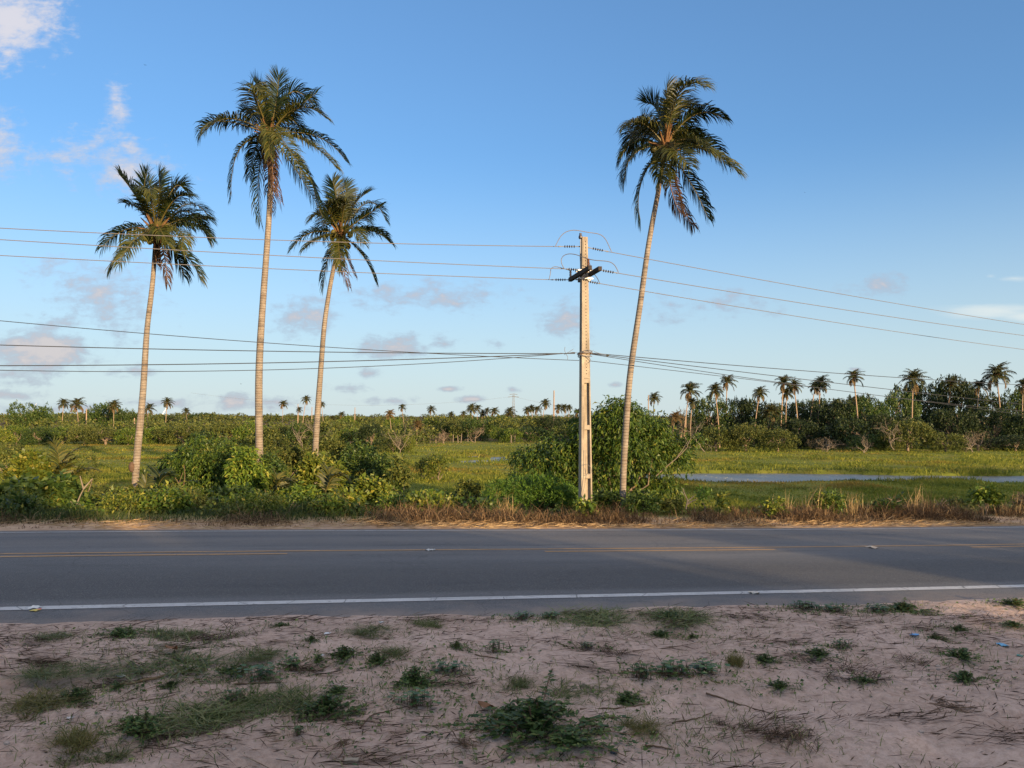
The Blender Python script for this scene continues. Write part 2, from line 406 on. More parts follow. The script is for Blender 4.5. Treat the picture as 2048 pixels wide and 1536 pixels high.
cam = bpy.data.cameras.new('camera'); cam.sensor_width = 36; cam.lens = 36 * F / 2048; cam.shift_y = (HY - 768) / 2048
cam.clip_end = 12000; cam.clip_start = .05
co = link('camera', cam); co.location = (0, 0, CH); co.rotation_euler = (math.pi / 2, 0, 0); SC.camera = co
SC.view_settings.view_transform = 'Standard'; SC.view_settings.look = 'None'; SC.view_settings.exposure = EXPO; SC.view_settings.gamma = 1
SC.cycles.max_bounces = 6; SC.cycles.transparent_max_bounces = 8; SC.cycles.use_denoising = True
# ================================================================ coconut palms
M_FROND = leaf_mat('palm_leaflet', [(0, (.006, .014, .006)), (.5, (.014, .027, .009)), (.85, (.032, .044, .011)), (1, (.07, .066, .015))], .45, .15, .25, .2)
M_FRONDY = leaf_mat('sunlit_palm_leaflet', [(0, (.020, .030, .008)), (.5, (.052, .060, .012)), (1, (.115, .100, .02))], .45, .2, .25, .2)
M_DEAD = leaf_mat('dead_palm_leaflet', [(0, (.030, .018, .012)), (.5, (.065, .036, .020)), (1, (.12, .068, .036))], .8, .15, .1, .2)
M_RACHIS = plain('palm_midrib', (.09, .075, .022), .5)
M_DRYRIB = plain('dry_midrib', (.16, .09, .045), .8)
M_NUT = plain('coconut_husk', (.10, .085, .02), .5)
M_FIBRE = plain('palm_fibre', (.14, .075, .035), .9, .1, 0, .5, 14)
def trunk_mat():
    t = NT('palm_trunk'); pos = t.obj(); sp = t.n('SeparateXYZ'); t.set(sp, 0, pos)
    n = t.noise(pos, 5, 5, .65); mp = t.n('Mapping'); t.set(mp, 'Vector', pos); t.set(mp, 'Scale', (3, 3, 22)); nr = t.noise(mp.outputs[0], 1., 4, .6)
    ring = t.math('FRACT', t.math('MULTIPLY_ADD', sp.outputs[2], 12.5, t.math('MULTIPLY', n, .9)))
    line = t.math('MULTIPLY', t.mapr(ring, .0, .16), t.mapr(ring, 1., .9))
    c = t.ramp(n, [(.3, (.155, .13, .105)), (.5, (.22, .185, .15)), (.7, (.30, .26, .215))])
    c = t.mix(t.mapr(nr, .5, .68, 0, .6), c, (.17, .115, .075))
    c = t.mix(t.math('MULTIPLY_ADD', line, -.24, .24), c, (.12, .085, .06))
    mp2 = t.n('Mapping'); t.set(mp2, 'Vector', pos); t.set(mp2, 'Scale', (14, 14, 1.2)); cr = t.noise(mp2.outputs[0], 1., 3)
    c = t.mix(t.mapr(cr, .6, .7, 0, .5), c, (.14, .10, .07))
    h = t.math('ADD', t.math('MULTIPLY', line, .7), t.math('MULTIPLY', nr, .6))
    return t.finish(c, .9, t.bump(h, .8, .02), 0, .1)
M_TRUNK = trunk_mat()
def knob_mat(): return plain('palm_scar', (.10, .065, .045), .95, .1, 0, .5, 12, .6)

def frond(m, b, mid, tip, nl=46, L=.68, W=.05, droop=.6, wind=.22, vs=.3, rng=R, thick=.03, keep=1., mi=(0, 1), segs=3):
    b, mid, tip = (np.asarray(x, float) for x in (b, mid, tip)); c = 2 * mid - .5 * (b + tip)
    def cv(t): t = t[:, None]; return (1 - t) ** 2 * b + 2 * t * (1 - t) * c + t * t * tip
    def dv(t): t = t[:, None]; return 2 * (1 - t) * (c - b) + 2 * t * (tip - c)
    t = np.linspace(0, 1, 14); m.tube(cv(t), np.interp(t, [0, .15, 1], [thick, thick * .7, thick * .15]), 5, mi[0], False)
    ts = np.sort(np.concatenate([np.linspace(.13, 1, nl), np.linspace(.14, .99, nl)])); side = np.where(np.arange(len(ts)) % 2, 1., -1.)
    k = rng.random(len(ts)) < keep; ts = ts[k]; side = side[k]; n = len(ts)
    p = cv(ts); T = nrm(dv(ts)); bend = nrm(-(b - 2 * c + tip)); up = np.array([0, 0, 1.])
    N = nrm(proj(np.broadcast_to(bend * .5 + up * .6 + rng.normal(0, .12, 3), T.shape), T)); S = np.cross(T, N)
    an = np.radians(np.interp(ts, [.1, .6, 1], [68, 52, 22]) + rng.normal(0, 5, n))[:, None]
    D = T * np.cos(an) + S * np.sin(an) * side[:, None] + N * (vs + rng.normal(0, .10, n))[:, None] + rng.normal(0, .05, (n, 3))
    W3 = np.array([wind, 0, 0]); D1 = nrm(D + W3 * .6)
    dr = droop * (1 + rng.normal(0, .22, n))[:, None]
    D2 = nrm(D1 + W3 * .5 - up * dr * .75); D3 = nrm(D2 + W3 * .4 - up * dr)
    ln = (L * np.interp(ts, [.1, .25, .6, .85, 1], [.6, .98, 1, .82, .6]) * (1 + rng.normal(0, .07, n)))[:, None]
    wv = nrm(proj(T, D1)); w = (W * np.interp(ts, [.1, .4, 1], [.8, 1, .6]))[:, None]
    p1 = p + D1 * ln * .36; p2 = p1 + D2 * ln * .34; p3 = p2 + D3 * ln * .30
    V = np.stack([p - wv * w * .3, p + wv * w * .3, p1 - wv * w * .5, p1 + wv * w * .5, p2 - wv * w * .36, p2 + wv * w * .36, p3], 1)
    o = np.arange(n)[:, None] * 7
    m.add(V.reshape(-1, 3), np.concatenate([o + [0, 1, 3, 2], o + [2, 3, 5, 4]]), o + [4, 5, 6], mi[1])

def near_palm(d, trunk, wid, cc, fronds, dead, label, extra=10, seed=1, fl=.68, knob=None, sway=0.):
    """trunk: centreline as photo pixels at distance d; fronds: (mid px, tip px, tip depth in m, droop)"""
    rng = np.random.default_rng(seed)
    base = gnd(trunk[0][0], d); pts = [P(x, y, d) for x, y in trunk]
    pts[0][2] = base[2] - .25
    r = root('coconut_palm', (pts[0][0], d, base[2]), label, 'palm tree', 'tall coconut palms beside the road')
    org = np.array([pts[0][0], d, base[2]])
    pts = np.array(pts) - org
    # resample the centreline smoothly
    z = pts[:, 2]; zz = np.linspace(z[0], z[-1], 120); xx = np.interp(zz, z, pts[:, 0])
    for _ in range(60): xx[1:-1] = .25 * xx[:-2] + .5 * xx[1:-1] + .25 * xx[2:]
    s = (zz - z[0]) / (z[-1] - z[0]); rad = np.interp(s, [0, .05, .3, .85, 1], np.array(wid) * np.array([1.12, .97, .92, .92, .92]) / 2 / F * d) * (1 + .05 * vn(zz * 1.3, 0 * zz, seed))
    m = MB(); m.tube(np.stack([xx, sway * np.sin(s * 2.6), zz], 1), rad, 14); m.build('trunk', M_TRUNK, r, True)
    if knob:
        k = P(*knob, d - .06) - org; m = MB(); m.ball(k, .115, 0, 12, 9, (.85, .7, 1.35)); m.build('trunk_scar', knob_mat(), r, True)
    C = P(*cc, d) - org; C[1] = sway * math.sin(2.6)
    cpx = np.array(cc, float)
    def one(mid, tip, dep, **kw):
        mid = cpx + (np.array(mid) - cpx) * (.93, .96); tip = cpx + (np.array(tip) - cpx) * (.85, .93)
        mi = P(*mid, d) - org; ti = P(*tip, d) - org; mi[1] += dep * .62; ti[1] += dep
        out = nrm(mi - C); b = C + out * .10
        m = MB(); frond(m, b, mi, ti, rng=rng, **kw); return m
    for (mid, tip, dep, dr) in fronds:
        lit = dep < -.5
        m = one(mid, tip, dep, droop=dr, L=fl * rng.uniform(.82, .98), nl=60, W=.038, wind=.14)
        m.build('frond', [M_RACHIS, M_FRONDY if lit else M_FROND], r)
    for k in range(extra * 8 // 10):                                      # the crown's far side and its young upright leaves
        a = rng.uniform(-1.1, 1.2); e = rng.uniform(35, 95); dep = rng.uniform(.5, 1.9)
        q = cpx + np.array([a * 50, -e * .9]) ; tip = cpx + np.array([a * 80 + 14, -e * .9 + abs(a) * 30])
        m = one(q, tip, dep, droop=.55, L=fl * .85, nl=50, W=.036, wind=.14); m.build('frond', [M_RACHIS, M_FROND], r)
    for (mid, tip, dep) in dead:
        m = one(mid, tip, dep, droop=1.8, L=fl * .7, nl=44, W=.036, vs=-.1, wind=.3, keep=.85)
        m.build('dead_frond', [M_DRYRIB, M_DEAD], r)
    m = MB(); m.ball(C - [0, 0, .12], .17, 0, 12, 8, (1, 1, 1.9))
    for k in range(16):                                         # leaf sheaths
        a = rng.uniform(0, 6.28); e = nrm(np.array([math.cos(a), math.sin(a), rng.uniform(-.3, 1.3)])); m.tube([C - [0, 0, .15], C + e * .28, C + e * .5 + [0, 0, .05]], [.06, .035, .012], 5)
    m.build('crown_shaft', M_FIBRE, r, True)
    for k in range(9):
        a = rng.uniform(0, 6.28); m = MB(); m.ball((0, 0, 0), .095, 0, 10, 8, (1, 1, 1.25))
        o = m.build('coconut', M_NUT, r, True); o.location = C + [.30 * math.cos(a), .30 * math.sin(a), rng.uniform(-.38, .02)]
    return r

near_palm(24, [(519,985),(519,940),(518,850),(517,760),(520,690),(526,600),(532,520),(538,440),(541,380),(542,300),(541,270)], (15,15,16,11.5,10), (540,268),
  [((438,249),(392,285),-.5,.75), ((482,262),(440,300),-1.6,.6), ((478,306),(457,408),-.3,1.1), ((513,350),(513,452),.2,1.2), ((588,305),(668,412),-1.9,.7),
   ((606,330),(640,400),.4,1.2), ((600,352),(650,432),.8,1.2), ((626,294),(709,358),-.7,1.1), ((636,268),(712,318),.3,.9), ((607,224),(682,250),-.6,.7), ((575,172),(632,192),.6,.5),
   ((552,190),(556,136),.2,.15), ((520,188),(497,148),.3,.1), ((528,205),(560,226),-1.6,.6), ((506,226),(470,208),.6,.25), ((575,220),(640,165),.5,.4), ((500,275),(468,340),.9,1.2), ((560,280),(570,350),-1.4,.8), ((525,240),(505,175),-.4,.25)],
  [((551,325),(586,436),-.9), ((545,335),(558,450),-.7), ((556,312),(573,415),-1.0), ((534,340),(538,430),.3)],
  'tallest coconut palm with russet dead fronds hanging under its crown', 9, 5)
near_palm(22, [(267,990),(272,930),(279,860),(286,790),(290,720),(294,650),(303,590),(308,540),(309,500),(313,462)], (14,14,15,10,8.5), (313,462),
  [((252,461),(195,500),-.2,1.0), ((265,511),(246,558),-.9,.9), ((304,492),(288,556),-1.5,.9), ((370,508),(406,563),.3,.6), ((384,474),(405,518),-1.0,.9), ((388,448),(427,478),.2,1.1),
   ((372,432),(412,424),.6,.7), ((360,405),(408,398),-.5,.7), ((338,372),(362,362),.4,.3), ((317,383),(314,338),.1,.1), ((296,388),(272,342),.5,.15), ((274,392),(240,350),-.3,.5),
   ((266,412),(224,394),.5,.6), ((332,402),(356,420),-1.5,.7), ((330,380),(345,345),.8,.2), ((345,470),(385,515),-1.2,.9), ((300,395),(310,350),-.5,.2), ((335,500),(345,545),.9,1.1)],
  [((333,511),(346,578),-.2), ((318,505),(330,540),-.4)], 'coconut palm with a dark knob low on its pale trunk', 8, 9, .62, (264,934))
near_palm(27, [(626,940),(632,870),(637,800),(643,720),(648,650),(657,590),(665,545),(675,500),(682,468)], (12,12.5,13,9,7.5), (682,468),
  [((621,468),(574,502),-.3,.7), ((644,486),(617,512),-1.0,.8), ((654,520),(641,582),.0,1.2), ((689,503),(703,560),-1.4,.7), ((727,511),(758,565),.3,1.1), ((746,462),(798,488),-.1,.8),
   ((732,436),(783,412),-.3,.5), ((706,407),(741,374),.3,.3), ((690,392),(688,356),.2,.1), ((666,404),(648,376),.5,.3), ((650,436),(626,446),-.7,.7), ((702,420),(722,420),-1.5,.6), ((675,395),(668,362),-.4,.2),
   ((715,468),(748,505),-1.1,.8), ((668,430),(690,420),-1.3,.6), ((740,450),(775,460),.8,.8)],
  [((681,510),(702,582),-.2), ((690,505),(712,555),.1), ((668,505),(674,545),.3)], 'slender coconut palm partly behind the fronds of the tallest palm', 7, 13, .66)
near_palm(20, [(1245,1035),(1245,1000),(1247,930),(1252,850),(1258,760),(1268,690),(1282,600),(1292,520),(1305,440),(1317,385),(1326,330),(1330,292)], (12,13,14,10.5,9), (1330,290),
  [((1276,256),(1234,268),-.6,.9), ((1268,275),(1232,308),.5,1.1), ((1262,312),(1232,374),-.2,1.0), ((1281,364),(1275,446),.2,1.2), ((1332,330),(1352,382),-1.7,.55), ((1316,345),(1305,390),-.9,.9),
   ((1394,366),(1441,434),.5,1.1), ((1410,324),(1470,382),-1.2,.9), ((1404,280),(1471,330),.0,1.0), ((1390,236),(1455,250),-.5,.8), ((1362,212),(1411,212),.3,.5), ((1336,205),(1364,155),.3,.1),
   ((1318,212),(1290,186),.4,.2), ((1345,212),(1385,222),-1.6,.6), ((1360,205),(1398,180),.7,.4), ((1330,230),(1330,170),-.3,.15), ((1372,255),(1420,250),.9,.7), ((1366,305),(1395,350),-1.6,.6), ((1300,240),(1290,200),1.0,.3)],
  [((1334,390),(1351,456),-.8), ((1376,415),(1404,451),.4)],
  'leaning coconut palm just right of the concrete utility pole', 9, 21, .66)

# ---------------------------------------------------------------- distant palms: four crown shapes, one frond = one unit
M_FAR = leaf_mat('far_palm_leaflet', [(0, (.018, .028, .010)), (.6, (.045, .055, .016)), (1, (.10, .09, .03))], .5, .15, .3, .3)
M_RUST = leaf_mat('rusty_palm_leaflet', [(0, (.06, .045, .018)), (.6, (.13, .085, .035)), (1, (.2, .14, .06))], .7, .15, .2, .3)
M_FARTRUNK = plain('far_palm_trunk', (.30, .215, .15), .9, .1, 0, .3, 3)
def far_crowns():
    out = []
    for s in range(5):
        rng = np.random.default_rng(100 + s); m = MB(); n = (26, 23, 28, 21, 25)[s]; w = (.25, .4, .15, .5, .3)[s]
        for k in range(n):
            az = k * 2.4 + rng.uniform(-.3, .3); el = np.interp(k / n, [0, .3, .65, 1], [1.4, .95, .25, -.8]) + rng.uniform(-.15, .15)
            h = np.array([math.cos(az), math.sin(az), 0]); l = rng.uniform(.8, 1.08)
            mid = (h * math.cos(el) + [0, 0, math.sin(el)]) * l * .55 + [w * .12, 0, 0]
            tip = mid + (h * math.cos(el - .75) + [0, 0, math.sin(el - .75)]) * l * .5 + [w * .22, 0, 0]
            dead = el < -.5
            frond(m, h * .03, mid, tip, 24, .36, .055, .8 if not dead else 1.6, w * .5, .2, rng, .02, .95, (0, 2 if dead else 1))
        m.ball((0, 0, -.04), .09, 0, 7, 5, (1, 1, 1.6))
        out.append(m)
    return out
_fc = [m.mesh('far_palm_crown', [M_FIBRE, M_FAR, M_RUST]) for m in far_crowns()]
_fr = [m.mesh('rusty_palm_crown', [M_FIBRE, M_RUST, M_RUST]) for m in far_crowns()[:2]]
_ft = []
for s in range(4):
    zz = np.linspace(0, 1, 14); m = MB(); m.tube(np.stack([(.05, -.08, .02, .11)[s] * zz ** 1.6, 0 * zz, zz], 1), np.interp(zz, [0, .1, 1], [1.25, 1, .7]) * .011, 7)
    _ft.append((m.mesh('far_palm_trunk', [M_FARTRUNK], True), (.05, -.08, .02, .11)[s]))
def far_palm(px, py, rpx, d, label, group, k=0, rusty=False, zb=None, thick=1.):
    z0 = gnd(px, d)[2] if zb is None else zb
    c = P(px, py, d); H = c[2] - z0; tm, lean = _ft[k % 4]
    r = root('far_palm', (c[0] - lean * H, d, z0), label, 'palm tree', group)
    tr = link('trunk', tm, r); tr.scale = (H, H, H)
    cr = link('crown', (_fr if rusty else _fc)[k % (2 if rusty else 5)], r); s = rpx * d / F * (1.1 if px > 1290 else 1.05) * (1 + .16 * math.sin(k * 2.7))
    cr.location = (lean * H, 0, H); cr.scale = (s, s, s * 1.02); cr.rotation_euler = (0, 0, (k * 1.3) % .9 - .45)
    return r
# ================================================================ utility pole, its fittings and the wires
def concrete_mat():
    t = NT('weathered_concrete'); pos = t.obj(); mp = t.n('Mapping'); t.set(mp, 'Vector', pos); t.set(mp, 'Scale', (9, 9, .8))
    n = t.noise(pos, 4, 6, .65); st = t.noise(mp.outputs[0], 1., 5, .6); g = t.noise(pos, 60, 3, .7)
    c = t.ramp(n, [(.3, (.24, .20, .155)), (.55, (.33, .28, .215)), (.75, (.41, .36, .28))])
    c = t.mix(t.mapr(st, .48, .66, 0, .7), c, (.13, .105, .08))
    c = t.mix(t.mapr(g, .55, .7, 0, .35), c, (.2, .18, .15))
    return t.finish(c, .9, t.bump(t.math('ADD', g, n), .35, .01), 0, .1)
M_CONC = concrete_mat()
M_HOLE = plain('hole_shadow_lining', (.02, .018, .016), .95, .05)
M_ARM = plain('dark_stained_beam', (.045, .038, .035), .85, .15, 0, .4, 9, .3)
M_INS = plain('dark_polymer', (.025, .02, .03), .35, .5)
M_INSB = plain('brown_porcelain', (.12, .05, .025), .3, .5)
M_STEEL = plain('galvanised_steel', (.32, .31, .30), .5, .4, .6, .3, 20)
M_ALU = plain('aluminium_conductor', (.17, .155, .15), .6, .3, .3, .15, 3)
M_BLACK = plain('black_cable_sheath', (.03, .032, .038), .6, .3)
M_CABLEG = plain('grey_cable_sheath', (.14, .14, .15), .6, .3)
M_YEL = plain('yellow_plastic', (.60, .42, .05), .5)
PD = 18.5
PX0, PZ0 = P(1171, 1030, PD)[0], -.62
XA = np.array([CS, SN, 0]); YA = np.array([-SN, CS, 0]); ZA = np.array([0, 0, 1.])       # along the road / away from it / up
AX = np.stack([XA, YA, ZA])
def pole():
    base = np.array([PX0, PD, PZ0]); top = P(1168, 475, PD); H = top[2] - PZ0
    r = root('utility_pole', base, 'weathered concrete utility pole with two crossarms beside the road', 'utility pole')
    lean = (top[0] - PX0) / H
    def at(z): return np.array([lean * z, 0, z])
    def hw(z): return np.interp(z / H, [0, 1], [.145, .068])        # half width of the front face
    def hd(z): return np.interp(z / H, [0, 1], [.125, .078])        # half depth
    m = MB()
    def slab(z0, z1, x0, x1, y0, y1, n=2):
        """tapered block; x, y given in fractions of the half sizes"""
        zs = np.linspace(z0, z1, n); v = []
        for z in zs:
            for (a, b) in ((x0, y0), (x1, y0), (x1, y1), (x0, y1)): v.append(at(z) + XA * a * hw(z) + YA * b * hd(z))
        q = [[0, 3, 2, 1], [4 * n - 4, 4 * n - 3, 4 * n - 2, 4 * n - 1]]
        for k in range(n - 1):
            o = 4 * k; q += [[o, o + 1, o + 5, o + 4], [o + 1, o + 2, o + 6, o + 5], [o + 2, o + 3, o + 7, o + 6], [o + 3, o + 0, o + 4, o + 7]]
        m.add(v, q)
    zr = lambda py: CH + (HY - py) / F * PD - PZ0
    zp = zr(757)
    slab(zp, H, -1, 1, -1, 1, 3)                                    # solid upper shaft
    slab(0, zp, -1, -.42, -1, 1, 3); slab(0, zp, .74, 1, -1, 1, 3)  # two flanges
    slab(0, zp - .004, -.42, .74, -.12, .30, 3)                     # web set back between them
    for py in (757, 850, 947, 1040):                                # horizontal ribs
        z = zr(py); slab(max(0, z - .11), z + (0 if py > 757 else -.006), -.42, .74, -.94, -.12); 
    m.build('shaft', M_CONC, r)
    m = MB()
    for py in np.linspace(484, 748, 42):                            # climbing holes
        z = zr(py); m.box(at(z) + XA * hw(z) * .12 - YA * (hd(z) + .001), (.008, .004, .010), AX)
    tag(m.build('bolt_hole', M_HOLE, r), kind='stuff')
    # crossarms: a pair of beams square to the road, clamped to both sides of the shaft
    zc = zr(549); L = .80
    for sgn, dz, off in ((-1, 0, -.05), (1, -.0, .0)):
        m = MB(); c = at(zc) + XA * sgn * (hw(zc) + .052) + YA * off + [0, 0, dz]
        m.box(c, (.042, L, .047), AX); m.build('crossarm', M_ARM, r)
    m = MB()
    for z in (zc - .11, zc + .085):
        for s in (-1, 1): m.box(at(z) + YA * s * (hd(z) + .016), (.19, .012, .014), AX)
    m.box(at(zc - .11) - YA * hd(zc) + XA * .1, (.05, .03, .03), AX)
    m.build('clamp', M_STEEL, r)
    def string(name, a, b, mat, nd=5, rd=.036):
        a = np.asarray(a) - base; b = np.asarray(b) - base; m = MB(); u = b - a; l = np.linalg.norm(u)
        m.tube([a, b], [.010, .010], 6, 1)
        for k in range(nd):
            t = .5 + (k - (nd - 1) / 2) * .125 * .34 / l * 1.35; c = a + u * t; w = u / l * .011
            m.tube([c - w, c - w * .2, c + w], [.016, rd, .020], 12, 0)
        m.tube([a - u * .02, a + u * .14], [.017, .010], 6, 1); m.tube([b - u * .12, b + u * .02], [.010, .018], 6, 1)
        m.build(name, [mat, M_STEEL], r)
    E = []
    d1, d2, d3 = PD, PD + .72, PD + .75
    string('strain_insulator', P(1160, 493, PD), P(1118, 493, PD - .1), M_INS)
    string('strain_insulator', P(1176, 495, PD), P(1215, 503, PD + .12), M_INS)
    string('strain_insulator', P(1160, 540, PD), P(1134, 538, PD - .1), M_INS)
    string('strain_insulator', P(1199, 540, PD - .7), P(1234, 546, PD - .6), M_INS)
    string('strain_insulator', P(1138, 559.5, PD + .7), P(1104, 559.5, PD + .6), M_INS)
    string('strain_insulator', P(1172, 562, PD + .6), P(1199, 567, PD + .7), M_INS)
    def post(name, px, py0, py1, d, mat, nd=6, rd=.034):
        a = P(px, py0, d) - base; b = P(px, py1, d) - base; m = MB(); m.tube([a, b], .012, 7, 1)
        for k in range(nd):
            c = a + (b - a) * (.2 + .75 * k / (nd - 1)); m.tube([c - [0, 0, .016], c, c + [0, 0, .018]], [.018, rd, .022], 12, 0)
        m.build(name, [mat, M_STEEL], r)
    post('post_insulator', 1141, 562, 541, PD + .62, M_INS); post('post_insulator', 1176.5, 538, 518, PD - .55, M_INSB)
    b = P(1161, 478, PD - .05) - base; m = MB()
    m.tube([b - [0, 0, .35], b + [0, 0, .02]], .011, 6, 1)
    m.tube([b + [0, 0, .0], b + [0, 0, .02], b + [0, 0, .07], b + [0, 0, .09], b + [0, 0, .14]], [.03, .048, .045, .032, .028], 12, 0)
    m.build('pin_insulator', [M_INS, M_STEEL], r)
    m = MB(); m.tube([P(1160.3, y, PD - .02) - base + [.004 * math.sin(y), 0, 0] for y in np.linspace(484, 700, 30)], .006, 5); m.build('ground_wire', M_CABLEG, r)
    def curve(pp, n=40):
        pp = np.array(pp, float); k = len(pp); s = np.concatenate([[0], np.cumsum(np.linalg.norm(np.diff(pp, axis=0), axis=1))]); t = np.linspace(0, s[-1], n)
        c = np.stack([np.interp(t, s, pp[:, i]) for i in range(3)], 1)
        for _ in range(14): c[1:-1] = .25 * c[:-2] + .5 * c[1:-1] + .25 * c[2:]
        return c
    def jump(pp, rad=.009, mat=M_ALU, name='jumper_wire'):
        m = MB(); m.tube(curve([P(x, y, d) - base for x, y, d in pp]), rad, 6); m.build(name, mat, r, True)
    jump([(1111, 492, PD - .1), (1117, 480, PD - .1), (1121, 469, PD - .1), (1132, 462, PD - .1), (1146, 458.5, PD - .08), (1161, 461.5, PD - .06), (1176, 465.5, PD), (1203, 467, PD + .05), (1211, 475, PD + .1), (1219, 495, PD + .12), (1223, 503, PD + .14)])
    jump([(1129, 538, PD - .1), (1120, 527, PD - .1), (1118, 518, PD - .1), (1125, 508, PD - .1), (1140, 505.5, PD - .2), (1160, 511, PD - .3), (1176, 519, PD - .5), (1190, 521, PD - .6), (1210, 522, PD - .6), (1228, 522, PD - .6), (1233, 534, PD - .6), (1237, 545, PD - .6)])
    jump([(1098, 559, PD + .6), (1101, 548, PD + .6), (1101, 536, PD + .6), (1109, 532.5, PD + .6), (1120, 535, PD + .6), (1141, 541, PD + .62)])
    jump([(1176, 520, PD - .4), (1188, 548, PD + .2), (1195, 556, PD + .5), (1199, 566, PD + .7)])
    # the clutter of telephone and low-voltage ties round the shaft at their level
    rng = np.random.default_rng(4)
    for k in range(7):
        z = zr(706 + rng.uniform(-5, 5)); a = np.linspace(0, 2 * np.pi, 25); w = np.array([.155, .14]) * rng.uniform(.92, 1.15)
        pts = at(z) + XA * (w[0] * np.cos(a))[:, None] + YA * (w[1] * np.sin(a))[:, None] + ZA * (rng.uniform(-.05, .05) * np.cos(a + 1))[:, None]
        m = MB(); m.tube(pts, rng.uniform(.005, .011), 5, cap=False); m.build('tie_wire', (M_CABLEG, M_STEEL, M_DRYRIB)[k % 3], r, True)
    for pp in ([(1130, 694, 0), (1129, 700, 0), (1131, 707, 0), (1136, 714, 0), (1135, 719, 0)], [(1128, 709, 0), (1138, 704, 0), (1147, 698, 0)], [(1181, 707, 0), (1187, 700, 0)], [(1172, 712, -.15), (1179, 716, -.15), (1182, 722, -.1), (1176, 726, -.1)],
               [(1121, 706, 0), (1134, 707.5, 0), (1146, 704, 0), (1158, 707, 0)], [(1188, 703, 0), (1199, 707, 0), (1212, 709, .1)], [(1166, 704, -.16), (1174, 699, -.16), (1186, 705, -.1), (1180, 709, -.1)]):
        jump([(x, y, PD + d) for x, y, d in pp], .006, M_CABLEG, 'loose_wire')
    for pp in ([(1165, 932, -.2), (1172, 927, -.22), (1182, 934, -.2), (1184, 946, -.2), (1172, 951, -.2)], [(1166, 985, -.2), (1170, 968, -.22), (1172, 950, -.2), (1170, 900, -.17)]):
        jump([(x, y, PD + d) for x, y, d in pp], .005, M_CABLEG, 'loose_wire')
    m = MB(); c = P(1215, 711, PD + .35) - base; m.ball(c, .03, 0, 8, 6, (1.4, 1, .8)); m.build('cable_tag', M_YEL, r)
    return r
pole()

def span(p0, yaw, px, t_end, rad, mat, label, group, d0=PD):
    """a wire hanging in a vertical plane from p0 (photo px) along a heading; px: photo points it passes"""
    a = P(*p0, d0); h = np.array([math.cos(yaw), math.sin(yaw), 0]); T = [0.]; Z = [a[2]]; W = [50.]
    for (x, y) in px:
        k = (x - CX) / F; t = (k * a[1] - a[0]) / (h[0] - k * h[1]); d = a[1] + h[1] * t
        T.append(t); Z.append(CH + (HY - y) / F * d); W.append(1.)
    cf = np.polyfit(T, Z, min(2, len(px)), w=W)
    t = np.linspace(0, t_end, 60); m = MB(); pts = a[None] + h[None] * t[:, None]; pts[:, 2] = np.polyval(cf, t)
    o = a.copy(); m.tube(pts - o, rad, 6)
    ob = m.build('power_line', mat, None, True); ob.location = o
    return tag(ob, label, 'wire', group)
YL = math.pi + YAW; YR = math.radians(31)
GH = 'bare conductors of the upper line'; GL = 'cables of the lower line'
span((1118, 493), YL, [(840, 489), (180, 464), (0, 457)], 19, .0085, M_ALU, 'uppermost bare wire running left from the top of the concrete pole', GH)
span((1134, 538), YL, [(840, 526), (180, 489), (0, 480)], 19, .0085, M_ALU, 'middle of three bare wires running left from the pole crossarms', GH)
span((1104, 559.5), YL, [(840, 550), (180, 520), (0, 511)], 19, .0085, M_ALU, 'lowest of three bare wires left of the pole, tied to the far crossarm end', GH, PD + .6)
span((1215, 503), YR, [(1500, 556), (1741, 598), (2048, 649)], 36, .0085, M_ALU, 'uppermost bare wire sloping down right across the leaning palm trunk', GH, PD + .12)
span((1234, 546), YR, [(1500, 589), (1741, 628), (2048, 671)], 36, .0085, M_ALU, 'middle bare wire sloping down to the right of the pole', GH, PD - .6)
span((1199, 567), YR, [(1500, 617), (1741, 656), (2048, 699)], 36, .0085, M_ALU, 'lowest bare wire of the upper three sloping down right from the pole', GH, PD + .7)
span((1158, 721), YL, [(1021, 715), (840, 706), (180, 657), (0, 642)], 19, .008, M_BLACK, 'dark cable rising furthest to the left, crossing the others near the pole', GL)
span((1150, 707), YL, [(840, 706), (180, 695), (0, 690)], 19, .010, M_BLACK, 'dark nearly level cable second from top among the lower left four', GL)
span((1150, 706), YL, [(1000, 712), (840, 718), (180, 731), (0, 731)], 19, .0105, M_BLACK, 'thick dark cable sagging to the left just above the lowest cable', GL)
span((1150, 705), YL, [(1000, 716), (840, 729), (180, 742), (0, 741)], 19, .008, M_BLACK, 'lowest and thinnest dark cable sagging left of the pole', GL)
span((1180, 706), YR, [(1400, 725), (2048, 770)], 40, .010, M_BLACK, 'highest of the lower cables going right, crossing the tall wood palms', GL)
span((1180, 707), YR, [(1400, 732), (1653, 765), (2048, 809)], 40, .0095, M_BLACK, 'second cable of the lower right fan, passing the paired palm tops', GL)
span((1180, 708), YR, [(1400, 740), (1558, 766), (2048, 822)], 40, .0085, M_BLACK, 'third cable of the lower right fan before the wood', GL)
span((1181, 722), YR, [(1400, 748), (1552, 765), (2048, 830)], 40, .0075, M_BLACK, 'lowest cable of the right fan, looped from the pole', GL)
